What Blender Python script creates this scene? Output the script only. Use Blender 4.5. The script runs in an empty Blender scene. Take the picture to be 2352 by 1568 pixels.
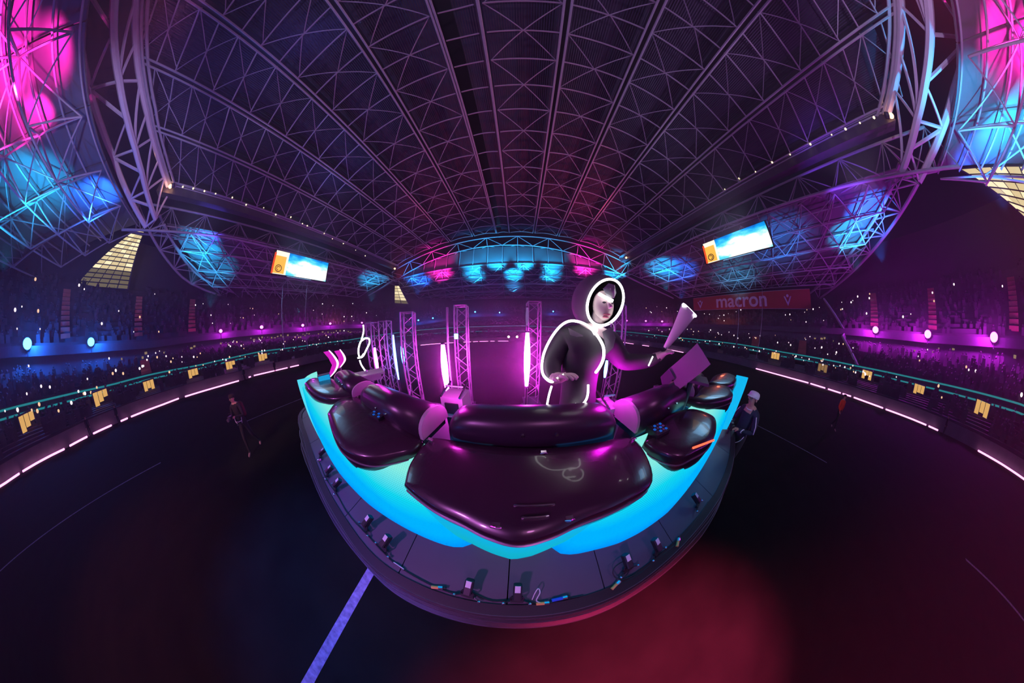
import bpy, math, random
from mathutils import Vector, Matrix
random.seed(7)
S = bpy.context.scene
COL = S.collection
PI = math.pi
R = math.radians

# ---------------------------------------------------------------- camera (wide panoramic lens)
CZ = 2.7                       # height of the camera above the pitch
PITCH, YAW = R(6.3), R(-2.5)
FPX, KL = 316.0, 2.5           # lens: r = KL*FPX*tan(theta/KL), in pixels of a 2352 px frame
cam = bpy.data.cameras.new('camera')
cam.type = 'PANO'
cam.panorama_type = 'FISHEYE_LENS_POLYNOMIAL'
cam.fisheye_fov = 2 * PI
cam.sensor_fit = 'HORIZONTAL'
cam.sensor_width, cam.sensor_height = 36, 24
cam.lens = 7.0
cam.clip_start, cam.clip_end = 0.01, 500


def lens_fit():
    import numpy as np
    mm = 36 / 2352
    r = np.linspace(0, 1430, 300)
    th = KL * np.arctan(r / (KL * FPX))
    A = np.stack([(r * mm) ** i for i in range(1, 5)], 1)
    k, *_ = np.linalg.lstsq(A, th, rcond=None)
    return [float(v) for v in k]


_k = lens_fit()
cam.fisheye_polynomial_k0 = 0
cam.fisheye_polynomial_k1, cam.fisheye_polynomial_k2, cam.fisheye_polynomial_k3, cam.fisheye_polynomial_k4 = [-v for v in _k]
cam_o = bpy.data.objects.new('camera', cam)
COL.objects.link(cam_o)
cam_o.location = (0, 0, CZ)
cam_o.rotation_euler = (PI / 2 - PITCH, 0, -YAW)
S.camera = cam_o

# ---------------------------------------------------------------- view and world
S.view_settings.view_transform = 'Standard'
S.view_settings.look = 'None'
S.view_settings.gamma = 1
S.view_settings.use_curve_mapping = False
S.view_settings.exposure = 0.0
S.cycles.max_bounces = 3
S.cycles.diffuse_bounces = 1
S.cycles.glossy_bounces = 2
S.cycles.transmission_bounces = 2
S.cycles.volume_bounces = 0
S.cycles.transparent_max_bounces = 4
S.cycles.use_denoising = True
S.cycles.adaptive_threshold = 0.05
S.cycles.adaptive_min_samples = 16
ZT_ = 2.2                      # height of the DJ desk
W = bpy.data.worlds.new('night')
S.world = W
W.use_nodes = True
W.node_tree.nodes['Background'].inputs[0].default_value = (0.02, 0.015, 0.05, 1)
W.node_tree.nodes['Background'].inputs[1].default_value = 0.15


def lin(h):
    h = h.lstrip('#')
    o = []
    for i in (0, 2, 4):
        c = int(h[i:i + 2], 16) / 255
        o.append(c / 12.92 if c <= .04045 else ((c + .055) / 1.055) ** 2.4)
    return tuple(o)


def lamp(name, kind, loc, col, watts, aim=None, size=0.3, cone=60, blend=.5):
    l = bpy.data.lights.new(name, kind)
    l.color = col
    l.energy = watts
    if kind == 'SPOT':
        l.spot_size = R(cone)
        l.spot_blend = blend
    if kind == 'AREA':
        l.size = size
    else:
        l.shadow_soft_size = size
    o = bpy.data.objects.new(name, l)
    COL.objects.link(o)
    o.location = loc
    if aim is not None:
        o.rotation_euler = (Vector(aim) - Vector(loc)).to_track_quat('-Z', 'Y').to_euler()
    return o


# ---------------------------------------------------------------- geometry of the lens, to read sizes off the photograph
def ray(px, py):
    dx, dy = px - 1176, -(py - 784)
    r = math.hypot(dx, dy)
    th = KL * math.atan(r / (KL * FPX))
    u = math.sin(th) / r if r else 1 / FPX
    X, Z, Y = dx * u, dy * u, math.cos(th)
    Y, Z = Y * math.cos(PITCH) + Z * math.sin(PITCH), -Y * math.sin(PITCH) + Z * math.cos(PITCH)
    X, Y = X * math.cos(YAW) + Y * math.sin(YAW), -X * math.sin(YAW) + Y * math.cos(YAW)
    return Vector((X, Y, Z))


def azel(px, py):
    v = ray(px, py)
    return math.atan2(v.x, v.y), math.asin(v.z)


def at_z(px, py, z):           # where the sight line meets the height z
    v = ray(px, py)
    t = (z - CZ) / v.z
    return Vector((v.x * t, v.y * t, z))


def at_d(px, py, d):           # at the horizontal distance d
    v = ray(px, py)
    t = d / math.hypot(v.x, v.y)
    return Vector((v.x * t, v.y * t, CZ + v.z * t))


def at_plane(px, py, az, d, back=0.0):   # on an upright plane facing the camera
    v = ray(px, py)
    n = Vector((math.sin(az), math.cos(az), 0))
    t = (d + back) / v.dot(n)
    p = v * t
    return Vector((p.x, p.y, CZ + p.z))


def at_x(px, py, x):
    v = ray(px, py)
    t = x / v.x
    return Vector((x, v.y * t, CZ + v.z * t))


def at_y(px, py, y):
    v = ray(px, py)
    t = y / v.y
    return Vector((v.x * t, y, CZ + v.z * t))


# ---------------------------------------------------------------- materials
MATS = {}


def mat(name, col, rough=.6, metal=0.0, var=.25, scale=6.0, bump=0.0, coat=0.0):
    if name in MATS:
        return MATS[name]
    m = bpy.data.materials.new(name)
    m.use_nodes = True
    n, l = m.node_tree.nodes, m.node_tree.links
    b = n['Principled BSDF']
    b.inputs['Roughness'].default_value = rough
    b.inputs['Metallic'].default_value = metal
    if coat:
        b.inputs['Coat Weight'].default_value = coat
        b.inputs['Coat Roughness'].default_value = .05
    tc = n.new('ShaderNodeTexCoord')
    nz = n.new('ShaderNodeTexNoise')
    nz.inputs['Scale'].default_value = scale
    nz.inputs['Detail'].default_value = 3
    l.new(tc.outputs['Object'], nz.inputs['Vector'])
    rp = n.new('ShaderNodeMix')
    rp.data_type = 'RGBA'
    rp.inputs['A'].default_value = (*[c * (1 - var) for c in col], 1)
    rp.inputs['B'].default_value = (*[min(1, c * (1 + var)) for c in col], 1)
    l.new(nz.outputs['Fac'], rp.inputs['Factor'])
    l.new(rp.outputs['Result'], b.inputs['Base Color'])
    if bump:
        bp = n.new('ShaderNodeBump')
        bp.inputs['Strength'].default_value = bump
        l.new(nz.outputs['Fac'], bp.inputs['Height'])
        l.new(bp.outputs['Normal'], b.inputs['Normal'])
    MATS[name] = m
    return m


def glow(name, col, strength, sample=True):
    if name in MATS:
        return MATS[name]
    m = bpy.data.materials.new(name)
    m.use_nodes = True
    n, l = m.node_tree.nodes, m.node_tree.links
    n.remove(n['Principled BSDF'])
    e = n.new('ShaderNodeEmission')
    e.inputs[0].default_value = (*col, 1)
    e.inputs[1].default_value = strength
    l.new(e.outputs[0], n['Material Output'].inputs[0])
    if not sample:
        m.cycles.emission_sampling = 'NONE'
    MATS[name] = m
    return m


# ---------------------------------------------------------------- mesh helpers
class MB:
    def __init__(s):
        s.v, s.f = [], []

    def add(s, vs, fs):
        b = len(s.v)
        s.v += [tuple(p) for p in vs]
        s.f += [tuple(i + b for i in f) for f in fs]
        return s

    def box(s, c, size, rot=None):
        c = Vector(c)
        h = Vector(size) / 2
        vs = []
        for x in (-1, 1):
            for y in (-1, 1):
                for z in (-1, 1):
                    p = Vector((x * h.x, y * h.y, z * h.z))
                    if rot is not None:
                        p = rot @ p
                    vs.append(c + p)
        return s.add(vs, [(0, 1, 3, 2), (4, 6, 7, 5), (0, 4, 5, 1), (2, 3, 7, 6), (0, 2, 6, 4), (1, 5, 7, 3)])

    def tube(s, pts, r, n=6, closed=False, r2=None):
        pts = [Vector(p) for p in pts]
        m = len(pts)
        up = None
        rings = []
        for i, p in enumerate(pts):
            if closed:
                t = pts[(i + 1) % m] - pts[i - 1]
            else:
                t = pts[min(i + 1, m - 1)] - pts[max(i - 1, 0)]
            t = t.normalized()
            if up is None:
                up = Vector((0, 0, 1)) if abs(t.z) < .9 else Vector((1, 0, 0))
            a = t.cross(up)
            if a.length < 1e-6:
                a = t.orthogonal()
            a.normalize()
            up = a.cross(t).normalized()
            rr = r if r2 is None else r + (r2 - r) * i / max(1, m - 1)
            if isinstance(r, (list, tuple)):
                rr = r[i]
            rings.append([p + (a * math.cos(2 * PI * k / n) + up * math.sin(2 * PI * k / n)) * rr for k in range(n)])
        vs = [q for ring in rings for q in ring]
        fs = []
        for i in range(m if closed else m - 1):
            j = (i + 1) % m
            for k in range(n):
                fs.append((i * n + k, i * n + (k + 1) % n, j * n + (k + 1) % n, j * n + k))
        if not closed:
            fs.append(tuple(range(n - 1, -1, -1)))
            fs.append(tuple((m - 1) * n + k for k in range(n)))
        return s.add(vs, fs)

    def ball(s, c, r, seg=10, rings=6, rot=None):
        c = Vector(c)
        r = Vector(r) if not isinstance(r, (int, float)) else Vector((r, r, r))
        vs = []
        for i in range(rings + 1):
            th = PI * i / rings
            for k in range(seg):
                a = 2 * PI * k / seg
                p = Vector((r.x * math.sin(th) * math.cos(a), r.y * math.sin(th) * math.sin(a), r.z * math.cos(th)))
                vs.append(c + (rot @ p if rot is not None else p))
        fs = []
        for i in range(rings):
            for k in range(seg):
                fs.append((i * seg + k, (i + 1) * seg + k, (i + 1) * seg + (k + 1) % seg, i * seg + (k + 1) % seg))
        return s.add(vs, fs)

    def loft(s, rings, closed=True, cap0=False, cap1=False):
        n = len(rings[0])
        vs = [p for r_ in rings for p in r_]
        fs = []
        for i in range(len(rings) - 1):
            for k in range(n if closed else n - 1):
                fs.append((i * n + k, i * n + (k + 1) % n, (i + 1) * n + (k + 1) % n, (i + 1) * n + k))
        if cap0:
            fs.append(tuple(range(n - 1, -1, -1)))
        if cap1:
            fs.append(tuple((len(rings) - 1) * n + k for k in range(n)))
        return s.add(vs, fs)

    def slab(s, poly, thick):      # a plate from a flat polygon, with real thickness
        poly = [Vector(p) for p in poly]
        nrm = (poly[1] - poly[0]).cross(poly[2] - poly[0]).normalized() * thick
        return s.loft([poly, [p + nrm for p in poly]], True, True, True)

    def build(s, name, m, parent=None, smooth=False, loc=None):
        me = bpy.data.meshes.new(name)
        off = Vector(loc) if loc is not None else Vector((0, 0, 0))
        me.from_pydata([tuple(Vector(v) - off) for v in s.v], [], s.f)
        if m is not None:
            me.materials.append(m)
        if smooth:
            me.polygons.foreach_set('use_smooth', [True] * len(me.polygons))
        o = bpy.data.objects.new(name, me)
        COL.objects.link(o)
        o.location = off
        if parent is not None:
            attach(o, parent)
        return o


def attach(o, parent):            # keeps the world place
    o.parent = parent
    pm = Matrix.LocRotScale(parent.location, parent.rotation_euler, parent.scale)
    if parent.parent:
        pp = parent.parent
        pm = Matrix.LocRotScale(pp.location, pp.rotation_euler, pp.scale) @ parent.matrix_parent_inverse @ pm
    o.matrix_parent_inverse = pm.inverted()


def tag(o, label=None, cat=None, group=None, kind=None):
    if label:
        o['label'] = label
    if cat:
        o['category'] = cat
    if group:
        o['group'] = group
    if kind:
        o['kind'] = kind
    return o


def thing(name, loc, label, cat, group=None, kind=None):
    o = bpy.data.objects.new(name, None)
    COL.objects.link(o)
    o.location = loc
    o.empty_display_size = .1
    return tag(o, label, cat, group, kind)


def copy_tree(o, parent=None):
    c = o.copy()
    COL.objects.link(c)
    if parent is not None:
        c.parent = parent
    for ch in list(o.children):
        copy_tree(ch, c)
    return c


def smooth_path(pts, k=6):        # Catmull-Rom through the points
    pts = [Vector(p) for p in pts]
    out = []
    for i in range(len(pts) - 1):
        a, b, c, d = pts[max(i - 1, 0)], pts[i], pts[i + 1], pts[min(i + 2, len(pts) - 1)]
        for j in range(k):
            t = j / k
            out.append(.5 * ((2 * b) + (c - a) * t + (2 * a - 5 * b + 4 * c - d) * t * t + (3 * b - a - 3 * c + d) * t ** 3))
    out.append(pts[-1])
    return out


def interp(tab, x):
    if x <= tab[0][0]:
        return tab[0][1]
    for (a, va), (b, vb) in zip(tab, tab[1:]):
        if x <= b:
            return va + (vb - va) * (x - a) / (b - a)
    return tab[-1][1]
# ---------------------------------------------------------------- lamps of the show, and added ones
LAV, PUR, BLU, CYA, MAG, PNK, RED = (.66, .48, .86), (.50, .16, .85), (.015, .16, 1), (.01, .50, 1), (1, .03, .8), (1, .02, .42), (1, .07, .16)
# washes on the vault from lamps hung along both long trusses and from behind the stage
for (x, y, z, c, w, ax, ay, cone) in ((-35, -14, 12, (.46, .40, .9), 4000, -8, -8, 84), (-35, 2, 12, (.32, .30, .9), 3600, -10, 4, 84), (27, -14, 12, LAV, 4200, 3, -8, 84), (27, 2, 12, LAV, 3200, 3, 4, 84),
                                      (-35, 18, 12, PUR, 3600, -8, 20, 80), (27, 18, 12, PUR, 3600, 2, 20, 80),
                                      (-3, -34, 9, LAV, 7000, -3, -8, 80),
                                      (-30, 26, 12, RED, 9000, -10, 15, 60), (24, 26, 12, RED, 15000, 6, 15, 64), (-30, 8, 11, BLU, 2600, -22, 0, 60)):
    lamp('vault_wash', 'SPOT', (x, y, CZ + z), c, w, (ax, ay, CZ + 22), .6, cone, .9)
# added lamps, unseen behind the camera, brighten the near truss
for (x, c) in ((-9, (.50, .44, .9)), (5, LAV)):
    lamp('truss_wash', 'SPOT', (x, -19, CZ + 6), c, 11000, (x * 4.0, -28, CZ + 18), .5, 60, .8)
# coloured floods under the fixed roof: aim point along a sight line at a distance
for (px, py, D, c, w, cone, dist) in ((80, 110, 42, PNK, 7000, 80, 5.5), (140, 200, 42, PNK, 4000, 70, 5), (60, 240, 44, PNK, 4000, 70, 5), (30, 40, 40, PNK, 6000, 85, 5), (150, 90, 37, PNK, 5000, 80, 4.5), (60, 440, 50, CYA, 5000, 85, 6), (110, 410, 48, CYA, 4200, 85, 6), (250, 400, 46, BLU, 9000, 70, 6), (200, 450, 48, BLU, 5000, 70, 5),
                                      (455, 585, 45, CYA, 9000, 70, 5), (490, 640, 48, CYA, 5000, 70, 5), (855, 662, 48, CYA, 9000, 66, 4.5), (960, 648, 46, BLU, 16000, 75, 4.5), (945, 640, 46, CYA, 3500, 60, 4), (1010, 626, 40, PNK, 15000, 85, 3.8),
                                      (1085, 605, 35.5, CYA, 7500, 85, 3.8), (1140, 597, 34, CYA, 8500, 85, 3.8), (1205, 597, 34, CYA, 8500, 85, 3.8), (1268, 603, 35, CYA, 7500, 85, 3.8), (1345, 612, 38, PNK, 15000, 85, 3.8), (1412, 628, 43, CYA, 14000, 80, 4), (1090, 628, 40, CYA, 7000, 85, 4), (1180, 622, 39, CYA, 9000, 90, 4), (1265, 628, 40, CYA, 7000, 85, 4),
                                      (1525, 630, 40, CYA, 10000, 72, 4.5), (1560, 645, 40, BLU, 9000, 70, 4.5), (2000, 505, 40, BLU, 17000, 70, 5), (1950, 540, 42, CYA, 7000, 70, 5), (2270, 250, 46, CYA, 6500, 85, 6), (2230, 320, 46, BLU, 9000, 75, 6), (2320, 40, 44, PNK, 7000, 85, 5.5), (2280, 60, 40, PNK, 6000, 85, 5), (2215, 260, 38, CYA, 5000, 80, 5), (2330, 240, 46, CYA, 5000, 80, 5.5),
                                      (1690, 640, 44, (.02, .4, .7), 2600, 100, 5), (1800, 585, 36, (.01, .25, .9), 3800, 90, 4.5), (480, 525, 42, (.10, .08, 1), 2200, 80, 4), (1950, 415, 32, (.22, .06, 1), 1800, 80, 3.5), (690, 670, 46, (.02, .5, .6), 1500, 100, 5), (1180, 640, 46, (.02, .3, .7), 1500, 110, 5)):  # those by the video screens are added, in place of screen spill
    T = at_d(px, py, D)
    d = Vector((T.x, T.y, 0)).normalized()
    lamp('roof_flood', 'SPOT', T - d * dist * .5 - Vector((0, 0, dist)), c, w * 1.25, T, .3, cone, .7)
# stage lamps, with added crowd and side fills at the end
lamp('deck_wash', 'SPOT', (-3.6, -5, 7.5), (.62, .15, .70), 2100, (-1.1, -.15, 1.1), .3, 32, .9)
lamp('desk_wash', 'SPOT', (1.5, -3.5, 7.5), (.72, .22, .66), 300, (.2, .5, 2.2), .4, 42, .9)
lamp('pitch_red', 'SPOT', (1.4, -4.0, 9), (1, .03, .18), 38000, (1.2, -2.25, 0), .2, 27, 1)
lamp('pitch_blue', 'SPOT', (-2.3, -1.9, 8), (.09, .10, .8), 5200, (-2.3, -1.7, 0), .3, 36, 1)
lamp('pitch_dim', 'SPOT', (-4.2, -6, 9), (1, .12, .2), 2000, (-4.2, -6, 0), .3, 60, 1)
lamp('gap_glow', 'POINT', (-.36, .62, ZT_ + .16), MAG, 3.2, size=.03)
lamp('gap_glow', 'POINT', (.54, .60, ZT_ + .20), (1, .01, .9), 6, size=.03)
lamp('left_glow', 'POINT', (-1.15, .78, ZT_ + .22), MAG, 2.4, size=.03)
lamp('crowd_warm', 'POINT', (38, 9, 7.5), (1, .16, .08), 300, size=.6)  # added lamps, unseen, that tint the crowd red
lamp('crowd_warm', 'POINT', (34, 22, 7.0), (1, .16, .10), 300, size=.6)
lamp('crowd_warm', 'POINT', (-34, 12, 6.5), (1, .16, .2), 260, size=.6)
lamp('side_fill', 'SPOT', (1.8, -3.5, 5.0), (.72, .66, .95), 260, (4.0, 0, 1.4), .2, 26, .8)  # added fills, unseen, that brighten the people beside the stage
lamp('side_fill', 'SPOT', (-2.5, -5.5, 5.5), (1, .38, .42), 1000, (-6.6, -1.5, .7), .2, 24, .8)
lamp('side_fill', 'SPOT', (4, -6, 6), (1, .5, .4), 260, (11.9, -4.3, .7), .2, 16, .8)
# ================================================================ materials of the place
M_STEEL = mat('painted_steel', (.42, .40, .46), .5, .0, .15, 2)
M_STEELD = mat('dark_steel', (.10, .09, .12), .5, .3, .2, 2)
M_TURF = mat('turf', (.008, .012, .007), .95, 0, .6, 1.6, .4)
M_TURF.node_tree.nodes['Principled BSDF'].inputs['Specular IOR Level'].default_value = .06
M_CONC = mat('concrete', (.16, .15, .17), .9, 0, .3, 1.2, .2)
M_SEAT = mat('seat_rows', (.07, .055, .075), .8, 0, .5, .8)
M_PEOPLE = mat('crowd_clothes', (.07, .06, .075), .9, 0, .9, .9)
M_WHITEPAINT = mat('white_line_paint', (.26, .28, .36), .9, 0, .95, 14)
M_BLACK = mat('black_plastic', (.02, .02, .024), .4, 0, .2, 20)


def roofing():
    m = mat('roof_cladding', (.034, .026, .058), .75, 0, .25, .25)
    n, l = m.node_tree.nodes, m.node_tree.links
    tc = n.new('ShaderNodeTexCoord')
    w = n.new('ShaderNodeTexWave')
    w.inputs['Scale'].default_value = 1.6
    w.bands_direction = 'X'
    l.new(tc.outputs['Object'], w.inputs['Vector'])
    b = n.new('ShaderNodeBump')
    b.inputs['Strength'].default_value = .6
    b.inputs['Distance'].default_value = .2
    l.new(w.outputs['Fac'], b.inputs['Height'])
    l.new(b.outputs['Normal'], n['Principled BSDF'].inputs['Normal'])
    return m


M_ROOF = roofing()
M_SOFFIT = mat('soffit_sheet', (.16, .155, .18), .7, 0, .2, .4)

# ================================================================ pitch
fl = MB()
N = 72
fl.add([(90 * math.sin(2 * PI * k / N), 90 * math.cos(2 * PI * k / N), 0) for k in range(N)], [tuple(range(N - 1, -1, -1))])
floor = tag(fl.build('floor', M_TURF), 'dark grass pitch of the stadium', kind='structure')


def ground_strip(a, b, w):
    a, b = Vector(a), Vector(b)
    d = (b - a).normalized()
    s = Vector((-d.y, d.x, 0)) * w / 2
    m = MB()
    k = 14
    top = []
    for i in range(k + 1):
        p = a.lerp(b, i / k)
        j = 1 + random.uniform(-.12, .12)
        top += [p - s * j + Vector((0, 0, .006)), p + s * j + Vector((0, 0, .006))]
    m.add(top, [(2 * i, 2 * i + 1, 2 * i + 3, 2 * i + 2) for i in range(k)])
    return m.build('painted_line', M_WHITEPAINT, floor)


ground_strip((-1.66, -.35, 0), (-1.66, -30, 0), .13)
ground_strip((-9.35, -18, 0), (-9.35, -6.2, 0), .07)
ground_strip((-9.4, -2.4, 0), (-9.4, 1.2, 0), .06)
ground_strip((8.05, -.2, 0), (8.15, -3.3, 0), .05)
ground_strip((8.45, -10.2, 0), (8.75, -17, 0), .08)

# ================================================================ bowl of stands
H0 = CZ
PERIM = [(-1, -15.5), (-5, -15.2), (-6.9, -13), (-6.95, -10.3), (-7.05, -7.6), (-7.35, -5.75), (-7.5, -3.7), (-7.4, -1.3), (-7.4, 1.0),
         (-7.0, 3.8), (-5.0, 7.4), (-2.5, 8.8), (-.5, 9.1), (2.5, 9.1), (5.5, 8.8), (7.96, 8.0), (8.55, 4.15), (8.5, .5), (8.15, -1.6),
         (8.45, -4), (8.8, -6.9), (8.75, -8.7), (8.66, -10.9), (8.4, -13.5), (5, -15.4)]
_pol = sorted((math.atan2(x, y), math.hypot(x, y) * H0) for x, y in PERIM)
_pol = [(_pol[-1][0] - 2 * PI, _pol[-1][1])] + _pol + [(_pol[0][0] + 2 * PI, _pol[0][1])]


def D0(az):
    return interp(_pol, az)


def trace(pts):
    t = sorted(azel(x, y) for x, y in pts)
    back = (t[0][1] + t[-1][1]) / 2
    return [(-PI, back)] + t + [(PI, back)]


T_RIB0 = trace([(0, 965), (118, 932), (250, 898), (344, 870), (450, 849), (517, 832), (600, 815), (690, 803), (800, 787), (960, 768), (1050, 762),
                (1200, 759), (1440, 769), (1552, 781), (1700, 799), (1800, 819), (1972, 852), (2100, 882), (2230, 915), (2352, 952)])
T_RIB1 = trace([(0, 944), (118, 915), (250, 885), (344, 860), (450, 840), (517, 825), (600, 807), (690, 796), (800, 781), (960, 758), (1050, 751),
                (1200, 747), (1440, 762), (1552, 775), (1700, 791), (1800, 809), (1972, 841), (2100, 868), (2230, 897), (2352, 931)])
T_RING = trace([(0, 800), (150, 796), (344, 786), (507, 767), (602, 759), (697, 754), (760, 749), (830, 747), (960, 742), (1090, 722), (1272, 719),
                (1434, 744), (1520, 744), (1700, 748), (1945, 757), (2133, 772), (2352, 782)])
T_TOP = [(-PI, R(10)), (R(-125), R(9.6)), (R(-60), R(9.6)), (R(-25), R(11.5)), (R(25), R(11.5)), (R(50), R(9.6)), (R(64), R(7.6)), (R(104), R(7.4)),
         (R(112), R(10)), (PI, R(10))]


def ringpt(az, off, el=None, z=None, dz=0):
    d = D0(az) + off
    if z is None:
        z = CZ + d * math.tan(interp(el, az)) + dz
    return Vector((d * math.sin(az), d * math.cos(az), z))


AZ = [-PI + 2 * PI * k / 120 for k in range(120)]


def ring(off, el=None, z=None, dz=0):
    return [ringpt(a, off, el, z, dz) for a in AZ]


def terrace(name, lo, hi, rows, label):
    """stepped rows between two rings (offset, elevation table, z, dz)"""
    m = MB()
    rings = []
    for i in range(rows):
        for t, s in ((i / rows, i / rows), (i / rows, (i + 1) / rows), ((i + 1) / rows, (i + 1) / rows)):
            r0, r1 = ring(*lo), ring(*hi)
            rings.append([Vector((p.x + (q.x - p.x) * t, p.y + (q.y - p.y) * t, p.z + (q.z - p.z) * s)) for p, q in zip(r0, r1)])
    m.loft(rings, True)
    return tag(m.build(name, M_SEAT), label, kind='structure')


bowl = thing('wall_bowl', (0, 0, 0), 'tiered concrete bowl around the pitch', None, kind='structure')


def band(name, a, b, mt, thick=.25):
    m = MB()
    r0, r1 = ring(*a), ring(*b)
    m.loft([r0, r1], True)
    return m.build(name, mt, bowl)


LOW0, LOW1 = (.5, None, .75, 0), (6.4, T_RIB0, None, -.5)
MID0, MID1 = (7.0, T_RIB1, None, -.45), (14.8, T_RING, None, -1.9)
UP0, UP1 = (15.4, T_RING, None, -.2), (35, T_TOP, None, 0)
for nm, a, b, rws, lb in (('floor_lower_tier', LOW0, LOW1, 7, 'stepped rows of the lower tier below the teal ribbon'),
                          ('floor_middle_tier', MID0, MID1, 9, 'stepped rows of the middle tier above the teal ribbon'),
                          ('floor_upper_tier', UP0, UP1, 16, 'stepped rows of the upper tier under the roof')):
    terrace(nm, a, b, rws, lb)
band('pitch_wall', (0.3, None, 0, 0), (0.3, None, .75, 0), M_CONC)
band('ribbon_back', (6.5, T_RIB0, None, -.2), (6.5, T_RIB1, None, .12), mat('ribbon_board', (.02, .035, .045), .5))
band('box_wall', (15.2, T_RING, None, -2.0), (15.2, T_RING, None, -.5), M_STEELD)
band('tier_front', (14.4, T_RING, None, -.55), (14.4, T_RING, None, .12), mat('tier_front', (.085, .07, .10), .6))
band('tier_soffit', (15.2, T_RING, None, -.5), (14.4, T_RING, None, -.55), M_STEELD)
band('tier_top', (14.4, T_RING, None, .12), (15.4, T_RING, None, -.2), M_STEELD)
band('back_wall', (35, T_TOP, None, 0), (36, T_TOP, None, 7), mat('back_wall', (.05, .045, .06), .9))

# two thin teal light lines round the front of the middle tier
M_TEAL = glow('teal_ribbon_light', (.012, .21, .235), 1.0, False)
for k, T in enumerate((T_RIB0, T_RIB1)):
    m = MB()
    m.tube([ringpt(a, 6.38, T) for a in AZ], .055, 4, True)
    tag(m.build('ribbon_light', M_TEAL), ('lower' if k == 0 else 'upper') + ' of two thin teal light lines circling the stands', 'light strip')

# pink tube lights along the foot of the pitch wall
M_PINKLINE = glow('pink_tube', (1, .30, .72), 3.0, False)
T_PINK = trace([(0, 1130), (130, 1050), (270, 970), (405, 915), (550, 880), (690, 840), (860, 806), (1000, 791), (1150, 785), (1300, 786), (1440, 790), (1570, 811), (1735, 848),
                (1860, 890), (2000, 930), (2150, 985), (2250, 1040), (2352, 1105)])
segs = []
# start and end pixel of each lit run
for x0, x1 in ((-40, 52), (60, 150), (163, 203), (217, 257), (278, 293), (301, 409), (424, 549), (572, 577), (584, 662), (668, 688),
               (965, 1012), (1020, 1040), (1063, 1080), (1085, 1096), (1100, 1120), (1125, 1135), (1143, 1168), (1432, 1455), (1475, 1490), (1528, 1568),
               (1735, 1857), (1862, 1896), (1903, 1932), (1937, 1956), (1963, 2030), (2037, 2128), (2134, 2155), (2245, 2400)):
    segs.append((x0, x1))
PX_PINK = [(-40, 1155), (0, 1130), (150, 1038), (203, 1014), (257, 985), (301, 963), (409, 915), (549, 874), (584, 862), (688, 838), (860, 806), (965, 794), (1040, 788), (1168, 784), (1300, 785), (1432, 786),
           (1528, 803), (1568, 811), (1735, 846), (1857, 879), (1896, 891), (1956, 910), (2030, 937), (2128, 979), (2155, 990), (2245, 1037), (2352, 1105), (2400, 1140)]
cnt_pink = {}
ORD = 'first second third fourth fifth sixth seventh eighth ninth tenth eleventh twelfth thirteenth fourteenth fifteenth sixteenth seventeenth eighteenth nineteenth twentieth'.split()
for i, (x0, x1) in enumerate(segs):
    pts = []
    for k in range(4):
        x = x0 + (x1 - x0) * k / 3
        a, e = azel(x, interp(PX_PINK, x))
        d = D0(a) - .05
        pts.append(Vector((d * math.sin(a), d * math.cos(a), max(.06, CZ + d * math.tan(e)))))
    m = MB()
    m.tube(pts, .045 if 700 < x0 < 1600 else .05, 5)
    o = m.build('light_tube', M_PINKLINE, None, loc=pts[0])
    side = 'left' if x0 < 690 else ('far' if x0 < 1500 else 'right')
    cnt_pink[side] = cnt_pink.get(side, 0) + 1
    tag(o, f'{ORD[cnt_pink[side] - 1]} pink tube light from the left along the {side} pitch edge', 'light tube', 'pink tubes edging the pitch')

# lit club windows and exits
M_WARM = glow('warm_window', (1, .55, .16), .75, False)
M_WARM2 = glow('warm_window_dim', (.9, .5, .2), .3, False)


def lit_opening(px, py, w, h, off, mt, label, i):
    a, e = azel(px, py)
    d = D0(a) + off
    c = Vector((d * math.sin(a), d * math.cos(a), CZ + d * math.tan(e)))
    rot = Matrix.Rotation(-a, 3, 'Z')
    t = thing('lit_exit', c, label, 'exit', None)
    f = MB()
    for s in (-1, 1):
        f.box(c + rot @ Vector((s * (w / 2 + .04), 0, 0)), (.08, .14, h + .1), rot)
    f.box(c + rot @ Vector((0, 0, h / 2 + .05)), (w + .16, .14, .08), rot)
    f.build('frame', M_STEELD, t)
    k = 3
    for q in range(k):
        hh = h * random.choice((1, .8, .55)) if q else h
        MB().box(c + rot @ Vector((-w / 2 + (q + .5) * w / k, .03, (h - hh) / 2)), (w / k * .9, .06, hh), rot).build('pane', mt, t)
    return t


places = [(65, 968, 'large orange-lit exit nearest the left end of the stand'), (230, 913, 'yellow-lit exit second from the left end'),
          (340, 885, 'yellow-lit exit third from the left end'), (443, 857, 'small yellow-lit exit fourth from the left end'),
          (530, 838, 'yellow-lit exit fifth from the left end'), (605, 820, 'flat yellow-lit exit beneath the teal lines, sixth from the left end'),
          (1780, 817, 'small yellow-lit exit below the red banner'), (1890, 845, 'pale yellow-lit exit under the teal lines right of the hanging cables'),
          (1993, 861, 'yellow-lit exit left of the person in red'), (2113, 895, 'yellow-lit exit second from the right end of the stand'),
          (2255, 938, 'orange-lit exit nearest the right end of the stand')]
EXIT_AZ = [azel(p_[0], p_[1])[0] for p_ in places]
for i, (px, py, lb) in enumerate(places):
    big = 1.25 if i in (0, 1, 10) else 1.0
    lit_opening(px, py, 1.0 * big, .62 * big, 3.4, M_WARM if i not in (7,) else M_WARM2, lb, i)

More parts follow.
